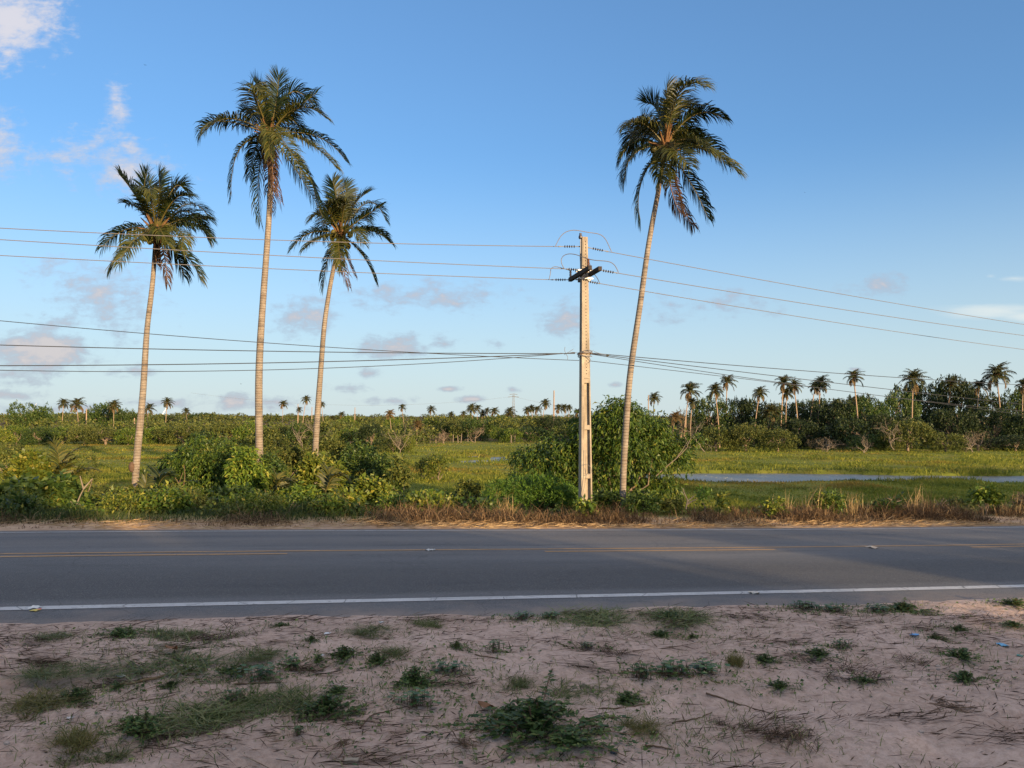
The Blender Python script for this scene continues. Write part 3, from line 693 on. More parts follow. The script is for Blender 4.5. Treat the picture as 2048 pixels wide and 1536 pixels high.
# ================================================================ foliage
def spray(m, blobs, n, LL, LW, rng, clump=9, spread=.28, droop=.35, shell=.55, mi=0, up=.25):
    """leaves in clumps near the surface of the union of ellipsoids (cx,cy,cz,rx,ry,rz)"""
    B = np.array(blobs, float); a = (B[:, 3] * B[:, 4] * B[:, 5]) ** (2 / 3); k = max(1, n // clump)
    bi = rng.choice(len(B), k, p=a / a.sum()); u = nrm(rng.normal(0, 1, (k, 3))); u[:, 2] = np.where(u[:, 2] < -.35, -u[:, 2] * .6, u[:, 2]); u = nrm(u)
    rr = shell + (1 - shell) * rng.random(k) ** .6
    cc = B[bi, :3] + u * B[bi, 3:] * rr[:, None]
    # leave out clumps buried deep in another blob
    dmin = np.min(np.linalg.norm((cc[:, None] - B[None, :, :3]) / B[None, :, 3:], axis=2), axis=1)
    cc = cc[dmin > shell * .8]; u = u[dmin > shell * .8]; k = len(cc)
    cs = np.repeat(cc, clump, 0); ou = np.repeat(u, clump, 0); N = len(cs)
    ax = nrm(ou * .8 + rng.normal(0, .75, (N, 3)) + [0, 0, up - droop])
    size = np.repeat(.75 + .5 * rng.random(k), clump) * (.8 + .4 * rng.random(N))
    p = cs + rng.normal(0, 1, (N, 3)) * (spread * LL * 1.6); leaf(m, p, ax, LL * size, LW * size, rng, droop, mi)
def leaf(m, p, ax, L, W, rng, droop=.3, mi=0, two=False):
    N = len(p); L = np.broadcast_to(L, (N,))[:, None]; W = np.broadcast_to(W, (N,))[:, None]
    up = nrm(np.array([0, 0, 1.]) + rng.normal(0, .55, (N, 3)))
    s = nrm(np.cross(ax, up)); ax2 = nrm(ax - [0, 0, 1.] * (droop * (.5 + rng.random(N)))[:, None]) if np.ndim(droop) else nrm(ax - np.array([0, 0, droop]) * (.5 + rng.random((N, 1))))
    a = p; b = p + ax * L * .45; c = b + ax2 * L * .55
    V = np.stack([a, b + s * W * .5, c, b - s * W * .5], 1); o = np.arange(N)[:, None] * 4
    m.add(V.reshape(-1, 3), o + [0, 1, 2, 3], m=mi)

L_ = leaf_mat
G_BRIGHT = L_('bright_green_leaf', [(0, (0.051, 0.094, 0.014)), (0.55, (0.094, 0.152, 0.020)), (0.9, (0.174, 0.217, 0.029)), (1, (0.319, 0.290, 0.058))], .45, .3)
G_DEEP = L_('deep_green_leaf', [(0, (0.023, 0.049, 0.013)), (0.6, (0.046, 0.081, 0.017)), (1, (0.104, 0.137, 0.026))], .45, .25)
G_OLIVE = L_('olive_leaf', [(0, (.048, .066, .016)), (.55, (.088, .112, .022)), (1, (.165, .160, .036))], .6, .25)
G_DARK = L_('dark_wood_leaf', [(0, (.012, .024, .008)), (.6, (.024, .042, .012)), (1, (.052, .070, .018))], .55, .15)  # darkened leaf colour carries the shade of the right hand wood
G_GREY = L_('greyish_twiggy_leaf', [(0, (0.066, 0.054, 0.036)), (0.5, (0.114, 0.090, 0.054)), (1, (0.192, 0.156, 0.102))], .8, .15)
G_YELLOW = L_('yellow_green_leaf', [(0, (.060, .095, .014)), (.5, (.115, .150, .020)), (.88, (.20, .21, .03)), (1, (.34, .28, .05))], .45, .3)
G_TREE = L_('roadside_tree_leaf', [(0, (.026, .055, .010)), (.6, (.058, .100, .014)), (.93, (.11, .145, .02)), (1, (.22, .21, .04))], .45, .25)
G_FEATHER = L_('feathery_leaf', [(0, (0.049, 0.105, 0.014)), (0.6, (0.084, 0.161, 0.020)), (1, (0.140, 0.224, 0.028))], .5, .35)
M_BARK = plain('grey_bark', (.20, .15, .11), .9, .1, 0, .35, 8, .4)
M_PALE = plain('bleached_wood', (.20, .16, .125), .9, .1, 0, .3, 8, .3)
M_TWIG = plain('brown_twig', (.13, .085, .055), .9, .1, 0, .35, 12)

def limb(m, p, dr, l, r, depth, rng, bend=.35, up=.15, mi=0):
    k = 6; pts = [np.array(p, float)]; v = nrm(np.array(dr, float))
    for i in range(k - 1):
        v = nrm(v + rng.normal(0, bend * .4, 3) + [0, 0, up * .3]); pts.append(pts[-1] + v * l / (k - 1))
    m.tube(pts, np.linspace(r, r * .55, k), 6 if r > .02 else 4, mi, False)
    if depth:
        for j in range(rng.integers(2, 4)):
            i = rng.integers(2, k); limb(m, pts[i], v + rng.normal(0, .65, 3), l * rng.uniform(.5, .75), r * .55, depth - 1, rng, bend, up, mi)
# crown prototypes: radius 1, height 1, standing on z = 0
def lumpy(rng, n, flat=.42, low=.06):
    b = [(0, 0, .46, .74, .74, .44)]
    for k in range(n):
        az = rng.uniform(0, 6.28); rr = rng.uniform(.25, .72); z = rng.uniform(low, .86 - .35 * rr)
        s = rng.uniform(.2, .36); b.append((rr * math.cos(az), rr * math.sin(az), z, s, s, s * flat * 1.9))
    return b
CROWN = {}
def crown_set(key, mat, n, LL, LW, seeds, blobs=13, **kw):
    CROWN[key] = []
    for s in seeds:
        rng = np.random.default_rng(s); m = MB(); spray(m, lumpy(rng, blobs), n, LL, LW, rng, **kw)
        CROWN[key].append(m.mesh('tree_crown', [mat]))
crown_set('olive', G_OLIVE, 9500, .046, .032, (1, 2, 3, 4), 20, droop=.2)
crown_set('bright', G_BRIGHT, 8500, .048, .034, (5, 6, 7), 17, droop=.2)
crown_set('deep', G_DEEP, 9500, .046, .032, (8, 9, 10), 20, droop=.2)
crown_set('dark', G_DARK, 9500, .046, .032, (11, 12, 13, 14), 20, droop=.2)
crown_set('grey', G_GREY, 2600, .055, .022, (15, 16), 17, droop=.1)
crown_set('yellow', G_YELLOW, 8000, .046, .032, (17, 18), 17, droop=.2)
def wood_trunk():
    rng = np.random.default_rng(77); m = MB(); m.tube([(0, 0, -.05), (.02, 0, .25), (0, .02, .5)], [.06, .05, .04], 8)
    for k in range(7):
        az = k * .9; limb(m, (0, 0, .2 + .03 * k), (math.cos(az), math.sin(az), .9), .5, .028, 1, rng)
    return m.mesh('tree_trunk', [M_BARK])
WT = wood_trunk()
_k = [0]
def tree(px, top, hw, d, kind, label, group, name='wood_tree', stretch=1.0, sink=.15):
    b = gnd(px, d); H = CH + (HY - top) / F * d - b[2] + sink; w = hw * d / F
    r = root(name, (b[0], d, b[2] - sink), label, 'tree' if name != 'shrub' else 'shrub', group); _k[0] += 1
    ms = CROWN[kind]; c = link('crown', ms[_k[0] % len(ms)], r); c.scale = (w * 1.14, w * 1.0, H * 1.13); c.rotation_euler = (0, 0, _k[0] * 1.7)
    t = link('trunk', WT, r); t.scale = (w * .9, w * .9, H * .9); t.rotation_euler = (0, 0, _k[0] * .7)
    return r
GR, GL2, GC = 'trees of the right hand wood beyond the creek', 'bushy trees along the left edge of the marsh', 'trees behind the middle of the marsh'
# ---- the wood on the right
for a in [
 (1432,852,44,80,'olive','olive bush at the left end of the right wood, beside the leafy roadside tree'),
 (1492,846,50,79,'olive','broad rounded olive bush under the first tall palms of the right wood'),
 (1556,858,46,78,'olive','low tawny olive bush sticking out into the marsh below the paired palms'),
 (1655,874,40,83,'grey','grey twiggy thicket at the water side of the right wood'),
 (1735,868,46,80,'deep','dark green bush low against the grass, left of the domed tree'),
 (1815,838,62,78,'olive','large domed tree with bleached twigs showing in its crown'),
 (1890,866,46,78,'olive','spreading olive tree right of the domed tree with bleached twigs'),
 (1955,862,46,81,'grey','grey green twiggy tree above a pale stem at the grass edge'),
 (2030,868,52,79,'dark','dark bush at the photo’s right edge behind the marsh'),
 (1362,818,32,92,'grey','dry grey brown thicket behind the shoulder of the roadside tree'),
 (1424,792,46,96,'deep','glossy rounded mango tree at the left of the right wood'),
 (1478,797,36,98,'dark','dark tree between the mango and the first single palm'),
 (1540,806,44,96,'dark','dark low tree around the trunks of the paired palms'),
 (1605,802,50,97,'dark','dark tree under the gap right of the paired palms'),
 (1668,806,54,93,'dark','dark broad tree in the middle of the right wood'),
 (1740,800,52,92,'deep','rounded green tree in mid wood'),
 (1800,782,48,97,'deep','taller green crowned tree left of the palm that stands before the wood'),
 (1850,766,58,104,'dark','flat topped dark tree behind the biggest wood palm'),
 (1908,762,56,104,'dark','tall dark umbrella tree with a palm growing through it'),
 (1968,786,54,97,'dark','dark tree below the two leaning palms at the right'),
 (2030,780,50,97,'deep','green topped tree at the right edge below the last palm'),
 (2085,772,50,97,'dark','dark tree cut by the right edge of the photo'),
 (1600,842,50,88,'dark','shady dark bush behind the tawny olive bush'),
 (1700,838,54,87,'dark','deep shaded bush in the hollow of the wood'),
 (1770,826,52,87,'dark','dark bush behind the domed tree, on its left'),
 (1905,818,56,88,'dark','dark bush showing above the spreading olive tree'),
 (1990,820,56,88,'dark','dark thick bush above the grey green twiggy tree'),
 (1510,800,46,106,'dark','dark tree top behind the first single palm'),
 (1648,796,50,108,'dark','dark tree top behind the twin palms with merged crowns'),
 (1730,790,46,106,'dark','dark tree top right behind the lone tall palm'),
 (2070,830,56,86,'dark','thick dark bush leaving the photo at the right, below the wires')]: tree(*a, GR)
# ---- the left side of the marsh
for a in [
 (-12,852,39,92,'yellow','lime green bush cut by the left edge of the photo'),
 (34,850,34,99,'bright','fresh green bush right of the lime bush at the left edge'),
 (60,808,46,128,'deep','dark domed tree on the rise at the far left'),
 (78,853,36,98,'deep','green bush in front of the dark domed tree at the far left'),
 (124,853,48,104,'bright','bright leafy bush below the two pale stemmed palms'),
 (168,849,34,101,'olive','brownish olive bush under the second pale stemmed palm'),
 (210,805,46,150,'deep','biggest dome shaped tree on the left skyline, palm in front'),
 (252,818,35,150,'deep','right shoulder tree of the biggest dome'),
 (176,836,22,152,'dark','small dark tree beside the bare pale stem, left of the dome'),
 (212,856,51,100,'olive','olive bush below the biggest dome'),
 (256,855,34,99,'bright','fresh green bush just left of the knobbed palm trunk'),
 (320,854,42,104,'bright','bright bush right of the knobbed palm trunk'),
 (366,848,52,102,'olive','olive bush under the small far palm on the brown slope'),
 (412,861,38,100,'deep','green scrub tree midway between the two left palm trunks'),
 (458,841,51,98,'olive','taller olive scrub tree left of the tallest palm trunk'),
 (338,833,22,210,'dark','far dark tree on the skyline behind a windmill'),
 (402,825,34,220,'deep','low far green tree on the brown slope'),
 (8,885,42,70,'olive','tawny bush low at the left edge beside the marsh grass')]: tree(*a, GL2)
# ---- the middle
for a in [
 (505,842,36,96,'bright','scrub tree just left of the tallest palm trunk'),
 (556,852,51,92,'olive','scrub tree between the tallest palm and the slender palm'),
 (600,846,32,88,'deep','scrub tree with pale forked stems behind the slender palm'),
 (654,839,42,92,'olive','olive tree right of the slender palm trunk'),
 (700,856,50,90,'bright','green tree in the scrub midway to the creek bend'),
 (742,852,34,84,'dark','dark tree left of the white stemmed dead tree'),
 (786,871,37,76,'olive','olive bush around the white stemmed dead tree'),
 (818,871,14,74,'yellow','lime green bush at the right foot of the white stemmed dead tree'),
 (786,833,26,135,'bright','tree crown beneath the rusty palm on the skyline'),
 (695,833,25,150,'bright','small bright tree on the skyline between thin palms'),
 (864,835,27,132,'bright','bright domed tree on the skyline under a single palm'),
 (836,848,30,118,'grey','grey scrub behind the rusty stemmed palm'),
 (886,864,19,108,'grey','pinkish dry shrub at the back edge of the marsh'),
 (912,842,30,122,'olive','olive tree behind the pinkish dry shrub'),
 (960,837,38,118,'deep','spreading green tree above the fence posts'),
 (1000,856,22,112,'bright','bright weeping tree at the back edge of the marsh'),
 (1024,856,25,110,'bright','second bright weeping tree, beside the fence posts'),
 (936,845,26,165,'deep','dark tree mass behind the row of ridge palms'),
 (1000,831,36,170,'deep','dark tree below the lattice mast'),
 (1062,853,45,112,'deep','dark tree half hidden by the roadside tree'),
 (1100,833,36,125,'dark','dark tree among the pale palm stems left of the pole'),
 (1150,841,46,135,'dark','dark tree directly behind the concrete pole'),
 (760,842,29,170,'olive','far olive crown behind the slender ridge palms'),
 (620,850,36,160,'deep','far green crown behind the slender palm trunk')]: tree(*a, GC)

# ---- uncountable filling: undergrowth below the woods, and the far ridge
def belts():
    rng = np.random.default_rng(5); m = MB()
    for (x0, x1, d0, d1, h, n) in ((-140, 500, 104, 128, 2.2, 80), (420, 860, 88, 125, 2.0, 90), (860, 1180, 118, 140, 2.6, 70), (1330, 2300, 84, 110, 2.6, 120), (-400, -100, 95, 130, 3, 30)):
        bl = []
        for k in range(n):
            d = rng.uniform(d0, d1); px = rng.uniform(x0, x1); g = gnd(px, d); s = rng.choice([.35, .6, .9, 1.35])
            bl.append((g[0], d, g[2] + h * .35 * s, 2.4 * s, 2.2 * s, h * .75 * s))
        spray(m, bl, n * 330, .30, .20, rng, droop=.2, mi=1 if x0 > 1200 else 0)
    tag(m.build('undergrowth', [G_OLIVE, G_DARK]), 'tangled undergrowth filling the woods round the marsh', kind='stuff')
    m = MB(); bl = []
    for k in range(520):
        d = 200 * (5.2 ** rng.random()); px = rng.uniform(-500, 1350) if rng.random() < .8 else rng.uniform(1350, 2600); g = gnd(px, d); s = rng.uniform(.7, 1.35)
        bl.append((g[0], d, g[2] + .4 * s, 6 * s, 5 * s, (1.3 + .0016 * d) * s))
    spray(m, bl, 150000, .75, .5, rng, droop=.2, clump=7)
    tag(m.build('far_wood', [G_OLIVE]), 'low scrubby wood covering the far ridge', kind='stuff')
belts()

# ---- distant palms
PG = 'palms standing over the woods'
for i, a in enumerate([
 (127,808,13,138,'left one of two pale stemmed palms at the far left'),
 (153,810,16,136,'right one of two pale stemmed palms at the far left'),
 (228,812,16,140,'palm in front of the biggest dome tree'),
 (298,818,12,150,'palm just right of the knobbed trunk, on the brown slope'),
 (334,806,15,132,'tall palm standing alone on the brown slope at left'),
 (372,823,8,190,'tiny palm on the brown slope'),
 (566,809,11,185,'palm with a windblown top just right of the tallest trunk'),
 (612,800,10,150,'tall thin palm left of the slender near palm'),
 (598,820,7,170,'short far palm beside a bare stem, left of the slender palm'),
 (643,810,9,165,'palm peeping out right of the slender near palm'),
 (665,838,7,190,'small low palm right of the slender palm'),
 (683,830,10,175,'palm between the slender near palm and the bare stem'),
 (709,842,7,200,'low dark palm at the foot of a bare stem'),
 (804,816,10,170,'windblown palm above the wood left of the domed bright tree'),
 (862,820,10,165,'palm rising out of the bright domed tree'),
 (902,831,9,230,'leftmost small palm of the ridge row'),
 (927,828,9,235,'second small palm of the ridge row, standing low'),
 (943,818,11,225,'left of the two touching ridge palms'),
 (955,818,12,215,'right of the two touching ridge palms'),
 (965,828,9,230,'low palm right of the two touching ridge palms'),
 (974,822,9,240,'narrow palm in the middle of the ridge row'),
 (988,824,11,225,'spreading palm in the ridge row, left of the mast'),
 (1019,826,13,205,'broad palm just left of the lattice mast foot'),
 (1009,838,8,240,'small dark palm left of the mast foot'),
 (1054,822,9,230,'thin palm right of the lattice mast'),
 (1063,818,12,140,'pale stemmed palm right of the mast, reaching to the dark bushes'),
 (1074,820,9,200,'palm crowded behind the pale stemmed palms'),
 (1090,808,13,138,'tallest pale stemmed palm left of the pole'),
 (1116,818,11,190,'palm right of the bare pale pole stem'),
 (1128,817,10,210,'palm second from the concrete pole, on the ridge'),
 (1138,816,9,200,'palm just left of the concrete pole, on the ridge'),
 (1155,826,10,180,'palm seen against the left face of the concrete pole')]):
    far_palm(*a, PG, i)
far_palm(779, 829, 11, 100, 'rust coloured palm with a pale stem near the white dead tree', PG, 1, True)
far_palm(835, 851, 13, 103, 'dry rusty palm on a red brown stem at the marsh edge', PG, 0, True)
PR = 'tall palms of the right hand wood'
for i, a in enumerate([
 (1308,797,16,110,'palm above the right shoulder of the roadside tree'),
 (1379,784,19,88,'leftmost palm of the right wood, with a lower palm beside it'),
 (1384,806,14,88,'lower palm tucked under the leftmost wood palm'),
 (1430,782,16,90,'palm beside the glossy mango tree'),
 (1454,765,19,104,'windblown palm behind the glossy mango tree'),
 (1519,788,16,92,'single palm between the mango and the paired palms'),
 (1567,768,18,92,'left palm of the close pair'),
 (1588,773,18,92,'right palm of the close pair'),
 (1573,788,13,94,'short palm squeezed between the close pair'),
 (1630,776,18,94,'left palm of the twin with merged crowns'),
 (1641,769,17,94,'right palm of the twin with merged crowns'),
 (1707,756,20,90,'lone tall palm standing clear of the wood'),
 (1826,762,25,88,'big palm with brown fronds in front of the flat dark tree'),
 (1903,770,18,102,'palm growing through the dark umbrella tree'),
 (1958,774,20,96,'left leaning palm of the two at the right'),
 (1993,752,24,94,'tallest right hand palm with a full crown'),
 (2046,772,20,94,'palm cut by the right edge of the photo'),
 (1540,828,20,92,'low dark palm among the wood left of the close pair'),
 (1484,812,16,100,'low palm top behind the dark trees near the mango'),
 (1672,812,16,100,'left one of the low palm tops on the wood’s skyline'),
 (1705,808,17,100,'low palm top behind the lone tall palm'),
 (1350,836,17,86,'dry brown palm low at the left end of the right wood')]):
    far_palm(*a, PR, i + 2, i == 21)

# ---- bare stems and dead trees
def stem(px, top, bot, d, label, wpx=3.0):
    b = P(px, bot, d); z0 = min(b[2], gnd(px, d)[2]); t = P(px + 1, top, d); m = MB(); H = t[2] - z0; zz = np.linspace(0, 1, 8)
    m.tube(np.stack([(t[0] - b[0]) * zz, 0 * zz, H * zz], 1), np.linspace(1.1, .7, 8) * wpx / 2 / F * d, 8)
    o = m.build('palm_stump', M_FARTRUNK, None, True); o.location = (b[0], d, z0); tag(o, label, 'dead palm', 'bare stems of dead palms')
for a in [(172,818,852,118,'bare pale stem beside the dome tree at left'),(268,836,862,112,'short bare stem left of the knobbed trunk'),(595,808,852,170,'bare thin stem left of the slender palm',1.8),(623,814,850,165,'bare stem touching the slender palm trunk',2),
          (709,815,846,180,'bare stem over the small low palm in the middle',2),(1107,781,868,128,'tall bare pale stem left of the concrete pole',3.2),(1296,790,826,108,'bare stem above the roadside tree, next to a palm',2.4),(1371,832,870,88,'leaning bare stem at the left end of the right wood',2.4)]: stem(*a)
def dead_tree(px, top, bot, d, label, seed, wide=.6, mat=M_PALE, name='dead_tree', depth=4, r0=.04, n=7, cat='dead tree'):
    rng = np.random.default_rng(seed); b = gnd(px, d); H = (bot - top) * d / F; zb = min(P(px, bot, d)[2], b[2] + 2); m = MB()
    k = 7; zz = np.linspace(0, .55, k); xs = np.cumsum(rng.normal(0, .05, k)) * H; pts = np.stack([xs, np.cumsum(rng.normal(0, .03, k)) * H, zz * H], 1); m.tube(pts, np.linspace(r0, r0 * .6, k), 7)
    for j in range(n):
        i = rng.integers(2, k); az = rng.uniform(0, 6.28); limb(m, pts[i], (math.cos(az) * wide, .5 * math.sin(az) * wide, .8), H * rng.uniform(.35, .6), r0 * .55, depth - 1, rng, .5, .1)
    o = m.build(name, mat, None, True); o.location = (b[0], d, zb); return tag(o, label, cat, 'leafless trees by the marsh')
dead_tree(796, 848, 912, 72, 'white stemmed dead tree standing at the edge of the marsh grass', 1, .9)
dead_tree(606, 856, 915, 55, 'bleached forked dead tree behind the slender palm', 3, 1.0)
dead_tree(640, 852, 905, 66, 'pale leafless branches between slender palm and green scrub', 4, 1.1)
dead_tree(1790, 838, 900, 75, 'bleached twigs lying over the domed tree of the right wood', 5, 1.1)
dead_tree(1728, 878, 912, 76, 'small pale leafless tree right of centre at the wood edge', 6, .9, r0=.05)
dead_tree(1946, 878, 912, 76, 'pale stemmed bare tree at the grass edge under the dark wood', 7, .8, r0=.06)
dead_tree(1415, 848, 905, 76, 'grey bare branches over the olive bush by the roadside tree', 8, 1.1, r0=.05)
dead_tree(1655, 876, 912, 78, 'low grey dead shrub beside the twiggy thicket', 9, 1.2, r0=.04)
dead_tree(955, 856, 893, 108, 'crooked bare tree in front of the marsh fence', 10, 1.2, M_BARK, r0=.07)
dead_tree(884, 862, 893, 105, 'dry pinkish leafless tree by the back edge of the marsh', 11, .8, M_BARK, r0=.06)
# ---- fence posts
mf = MB(); mf.tube([(0, 0, -.2), (.01, 0, .5), (.0, .01, 1.15)], [.065, .06, .05], 7); mf = mf.mesh('fence_post', [M_PALE])
for k, px in enumerate([846, 860, 866, 872, 880, 906, 916, 922, 936, 1022, 1030]):
    g = gnd(px, 108 + (k % 3)); o = link('fence_post', mf); o.location = tuple(g); o.rotation_euler = (.06 * math.sin(k * 2.1), .08 * math.cos(k * 1.7), k); o.scale = (1, 1, .85 + .3 * ((k * 37) % 10) / 10)
    tag(o, 'rough pale stake of the fence along the back edge of the marsh', 'fence post', 'stakes of the marsh fence')
# ---- lattice mast and wind turbines on the horizon
def mast():
    d = 620.; b = gnd(1027, d); H = P(1027, 789, d)[2] - b[2]; m = MB(); w = .95
    for sx in (-1, 1):
        for sy in (-1, 1): m.tube([(sx * w, sy * w, 0), (sx * w * .55, sy * w * .55, H)], .16, 4)
    for k in range(16):
        z0 = H * k / 16; z1 = H * (k + 1) / 16; w0 = w * (1 - .45 * k / 16); w1 = w * (1 - .45 * (k + 1) / 16); s = 1 if k % 2 else -1
        for y in (-1, 1): m.tube([(-s * w0, y * w0, z0), (s * w1, y * w1, z1)], .09, 4)
    r = root('lattice_mast', b, 'thin lattice power mast on the far ridge', 'mast'); m.build('tower', M_STEEL, r)
    for f, l in ((1., 3.2), (.90, 4.4)):
        m = MB(); m.tube([(-l, 0, H * f), (0, 0, H * f + .5), (l, 0, H * f)], .2, 4); m.build('crossarm', M_STEEL, r)
    for sgn, lab in ((-1, 'faint far wire running left from the lattice mast'), (1, 'faint far wire running right from the lattice mast')):
        t = np.linspace(0, 1, 30); x = sgn * 260 * t; m = MB(); m.tube(np.stack([x, 0 * t, -34 * t * (1 - t) * (1 if sgn < 0 else 1.5) + (3 if sgn < 0 else -12) * t], 1), .045, 4)
        o = m.build('power_line', M_CABLEG, None); o.location = (b[0], d, b[2] + H * .92); tag(o, lab, 'wire', 'far transmission wires')
mast()
M_WHITE = plain('white_turbine', (.75, .75, .73), .4, .4, 0, .03)
def turbine(px, py, d, ang, label):
    b = gnd(px, d); c = P(px, py, d); H = c[2] - b[2]; r = root('wind_turbine', b, label, 'wind turbine', 'wind turbines on the horizon')
    m = MB(); m.tube([(0, 0, -5), (0, 0, H)], [2.0, 1.2], 12); m.build('tower', M_WHITE, r, True)
    m = MB(); m.box((0, 1.5, H + .6), (1.6, 4.5, 1.6)); m.ball((0, -4, H + .6), 1.7); m.build('nacelle', M_WHITE, r)
    for k in range(3):
        a = math.radians(ang + 120 * k); u = np.array([math.sin(a), 0, math.cos(a)]); p = np.array([0, -4.5, H + .6]); s = np.array([math.cos(a), 0, -math.sin(a)])
        m = MB(); L = 42; T = np.array([0, .12, .3, 1.]); Wd = np.array([1.2, 2.6, 2.2, .4]); v = []
        for t, w in zip(T, Wd):
            for q, y in ((-.35, -.3), (.65, 0), (-.35, .3)): v.append(p + u * L * t + s * w * q + [0, y, 0])
        f = []
        for j in range(3):
            o = 3 * j
            for a_, b_ in ((0, 1), (1, 2), (2, 0)): f.append([o + a_, o + b_, o + 3 + b_, o + 3 + a_])
        m.add(v, f, [[0, 2, 1], [9, 10, 11]]); m.build('blade', M_WHITE, r)
turbine(64, 833, 2300, 22, 'white wind turbine with one blade showing above the trees at far left')
turbine(325, 831, 2300, 272, 'white wind turbine behind the lone palm on the brown slope')
# ================================================================ marsh grass, verge, roadside shrubs
def grass_mat(name, stops, patches, rough=.7, transl=.45):
    t = NT(name); pos = t.n('NewGeometry').outputs['Position']
    c = t.ramp(t.n('NewGeometry').outputs['Random Per Island'], stops)
    mp = t.n('Mapping'); t.set(mp, 'Vector', pos); t.set(mp, 'Scale', (.5, 1., 1.))
    for sc, col, lo, hi, amt in patches: c = t.mix(t.mapr(t.noise(mp.outputs[0], sc, 4, .6), lo, hi, 0, amt), c, col)
    return t.finish(c, rough, None, transl, .2)
M_MARSH = grass_mat('marsh_grass_blade', [(0, (0.122, 0.152, 0.021)), (0.5, (0.189, 0.213, 0.029)), (0.85, (0.256, 0.256, 0.037)), (1, (0.366, 0.329, 0.067))],
                    [(.14, (.29, .175, .04), .50, .64, .75), (.25, (.055, .09, .014), .46, .62, .75), (.7, (.29, .28, .04), .54, .68, .6)])
M_DRYG = leaf_mat('dry_grass_blade', [(0, (.055, .033, .020)), (.5, (.125, .080, .046)), (.85, (.22, .145, .08)), (1, (.36, .25, .14))], .8, .2, .1, .1)
M_STRAW = leaf_mat('straw', [(0, (.20, .125, .06)), (.5, (.38, .25, .125)), (1, (.55, .40, .22))], .7, .15, .2, .1)
M_VERGE = leaf_mat('verge_grass_blade', [(0, (.025, .045, .012)), (.6, (.055, .080, .022)), (1, (.12, .12, .045))], .6, .3, .2, .1)
M_TALLDRY = leaf_mat('tall_dry_stalk', [(0, (.25, .165, .075)), (.6, (.40, .28, .13)), (1, (.52, .39, .2))], .7, .25, .2, .1)

def blades(m, p, h, w, lean, rng, droop=.6, mi=0, segs=2):
    """grass blades: base points, heights, widths, lean vectors"""
    N = len(p); h = np.broadcast_to(h, (N,))[:, None]; w = np.broadcast_to(w, (N,))[:, None]
    a = rng.uniform(0, 2 * np.pi, N); s = np.stack([np.cos(a), np.sin(a), 0 * a], 1)
    D1 = nrm(np.array([0, 0, 1.]) + lean); D2 = nrm(D1 * 1. + lean * 1.2 - [0, 0, 1.] * (np.broadcast_to(droop, (N,))[:, None] * rng.random((N, 1))))
    b = p + D1 * h * .5; c = b + D2 * h * .5
    V = np.stack([p - s * w * .5, p + s * w * .5, b + s * w * .4, b - s * w * .4, c], 1); o = np.arange(N)[:, None] * 5
    m.add(V.reshape(-1, 3), o + [0, 1, 2, 3], o + [3, 2, 4], mi)
def marsh():
    rng = np.random.default_rng(21); m = MB(); N = 420000
    d = 1 / rng.uniform(1 / 118, 1 / 25.5, N); k = rng.uniform(-.86, .86, N); X = k * d; v = across(X, d)
    cr = creek(X, d); ok = (cr < .35) & (v > 23.5); X, d, cr = X[ok], d[ok], cr[ok]
    near_water = creek(X, d - 1.5) + creek(X, d + 1.2) + creek(X + 1., d) > .2
    tu = fbm(X * .55, d * .3, 40, 3)
    h = (.13 + .34 * np.clip(tu + .15, 0, 1) + .30 * near_water * sst(43, 47, d) + .16 * near_water * np.clip(tu + .1, 0, 1)) * rng.uniform(.6, 1.25, len(X)) * (1 - .45 * sst(85, 118, d))
    ok = rng.random(len(X)) < .35 + .75 * sst(-.5, .1, tu) ; X, d, h = X[ok], d[ok], h[ok]
    p = np.stack([X, d, zg(X, d) - .03], 1); lean = rng.normal(0, .42, (len(X), 3)) * [1, 1, .2] + [.16, 0, 0]
    blades(m, p, h, .008 + .0008 * d, lean, rng, .7)
    tag(m.build('marsh_grass', M_MARSH), 'yellow green marsh grass with rusty patches around the creek', kind='stuff')
    # low floating flecks by the far bank
    m = MB(); px = rng.uniform(1385, 2040, 60); 
    for q in px:
        dd = rng.uniform(43, 47.2); X = (q - CX) / F * dd
        if creek(X, dd) > .8: m.ball((X, dd, -1.485), rng.uniform(.02, .045), 0, 6, 4, (1.3, 1, .35))
    tag(m.build('water_lilies', plain('pale_pad', (.35, .36, .28), .6)), 'pale flecks of floating plants on the creek', kind='stuff')
marsh()
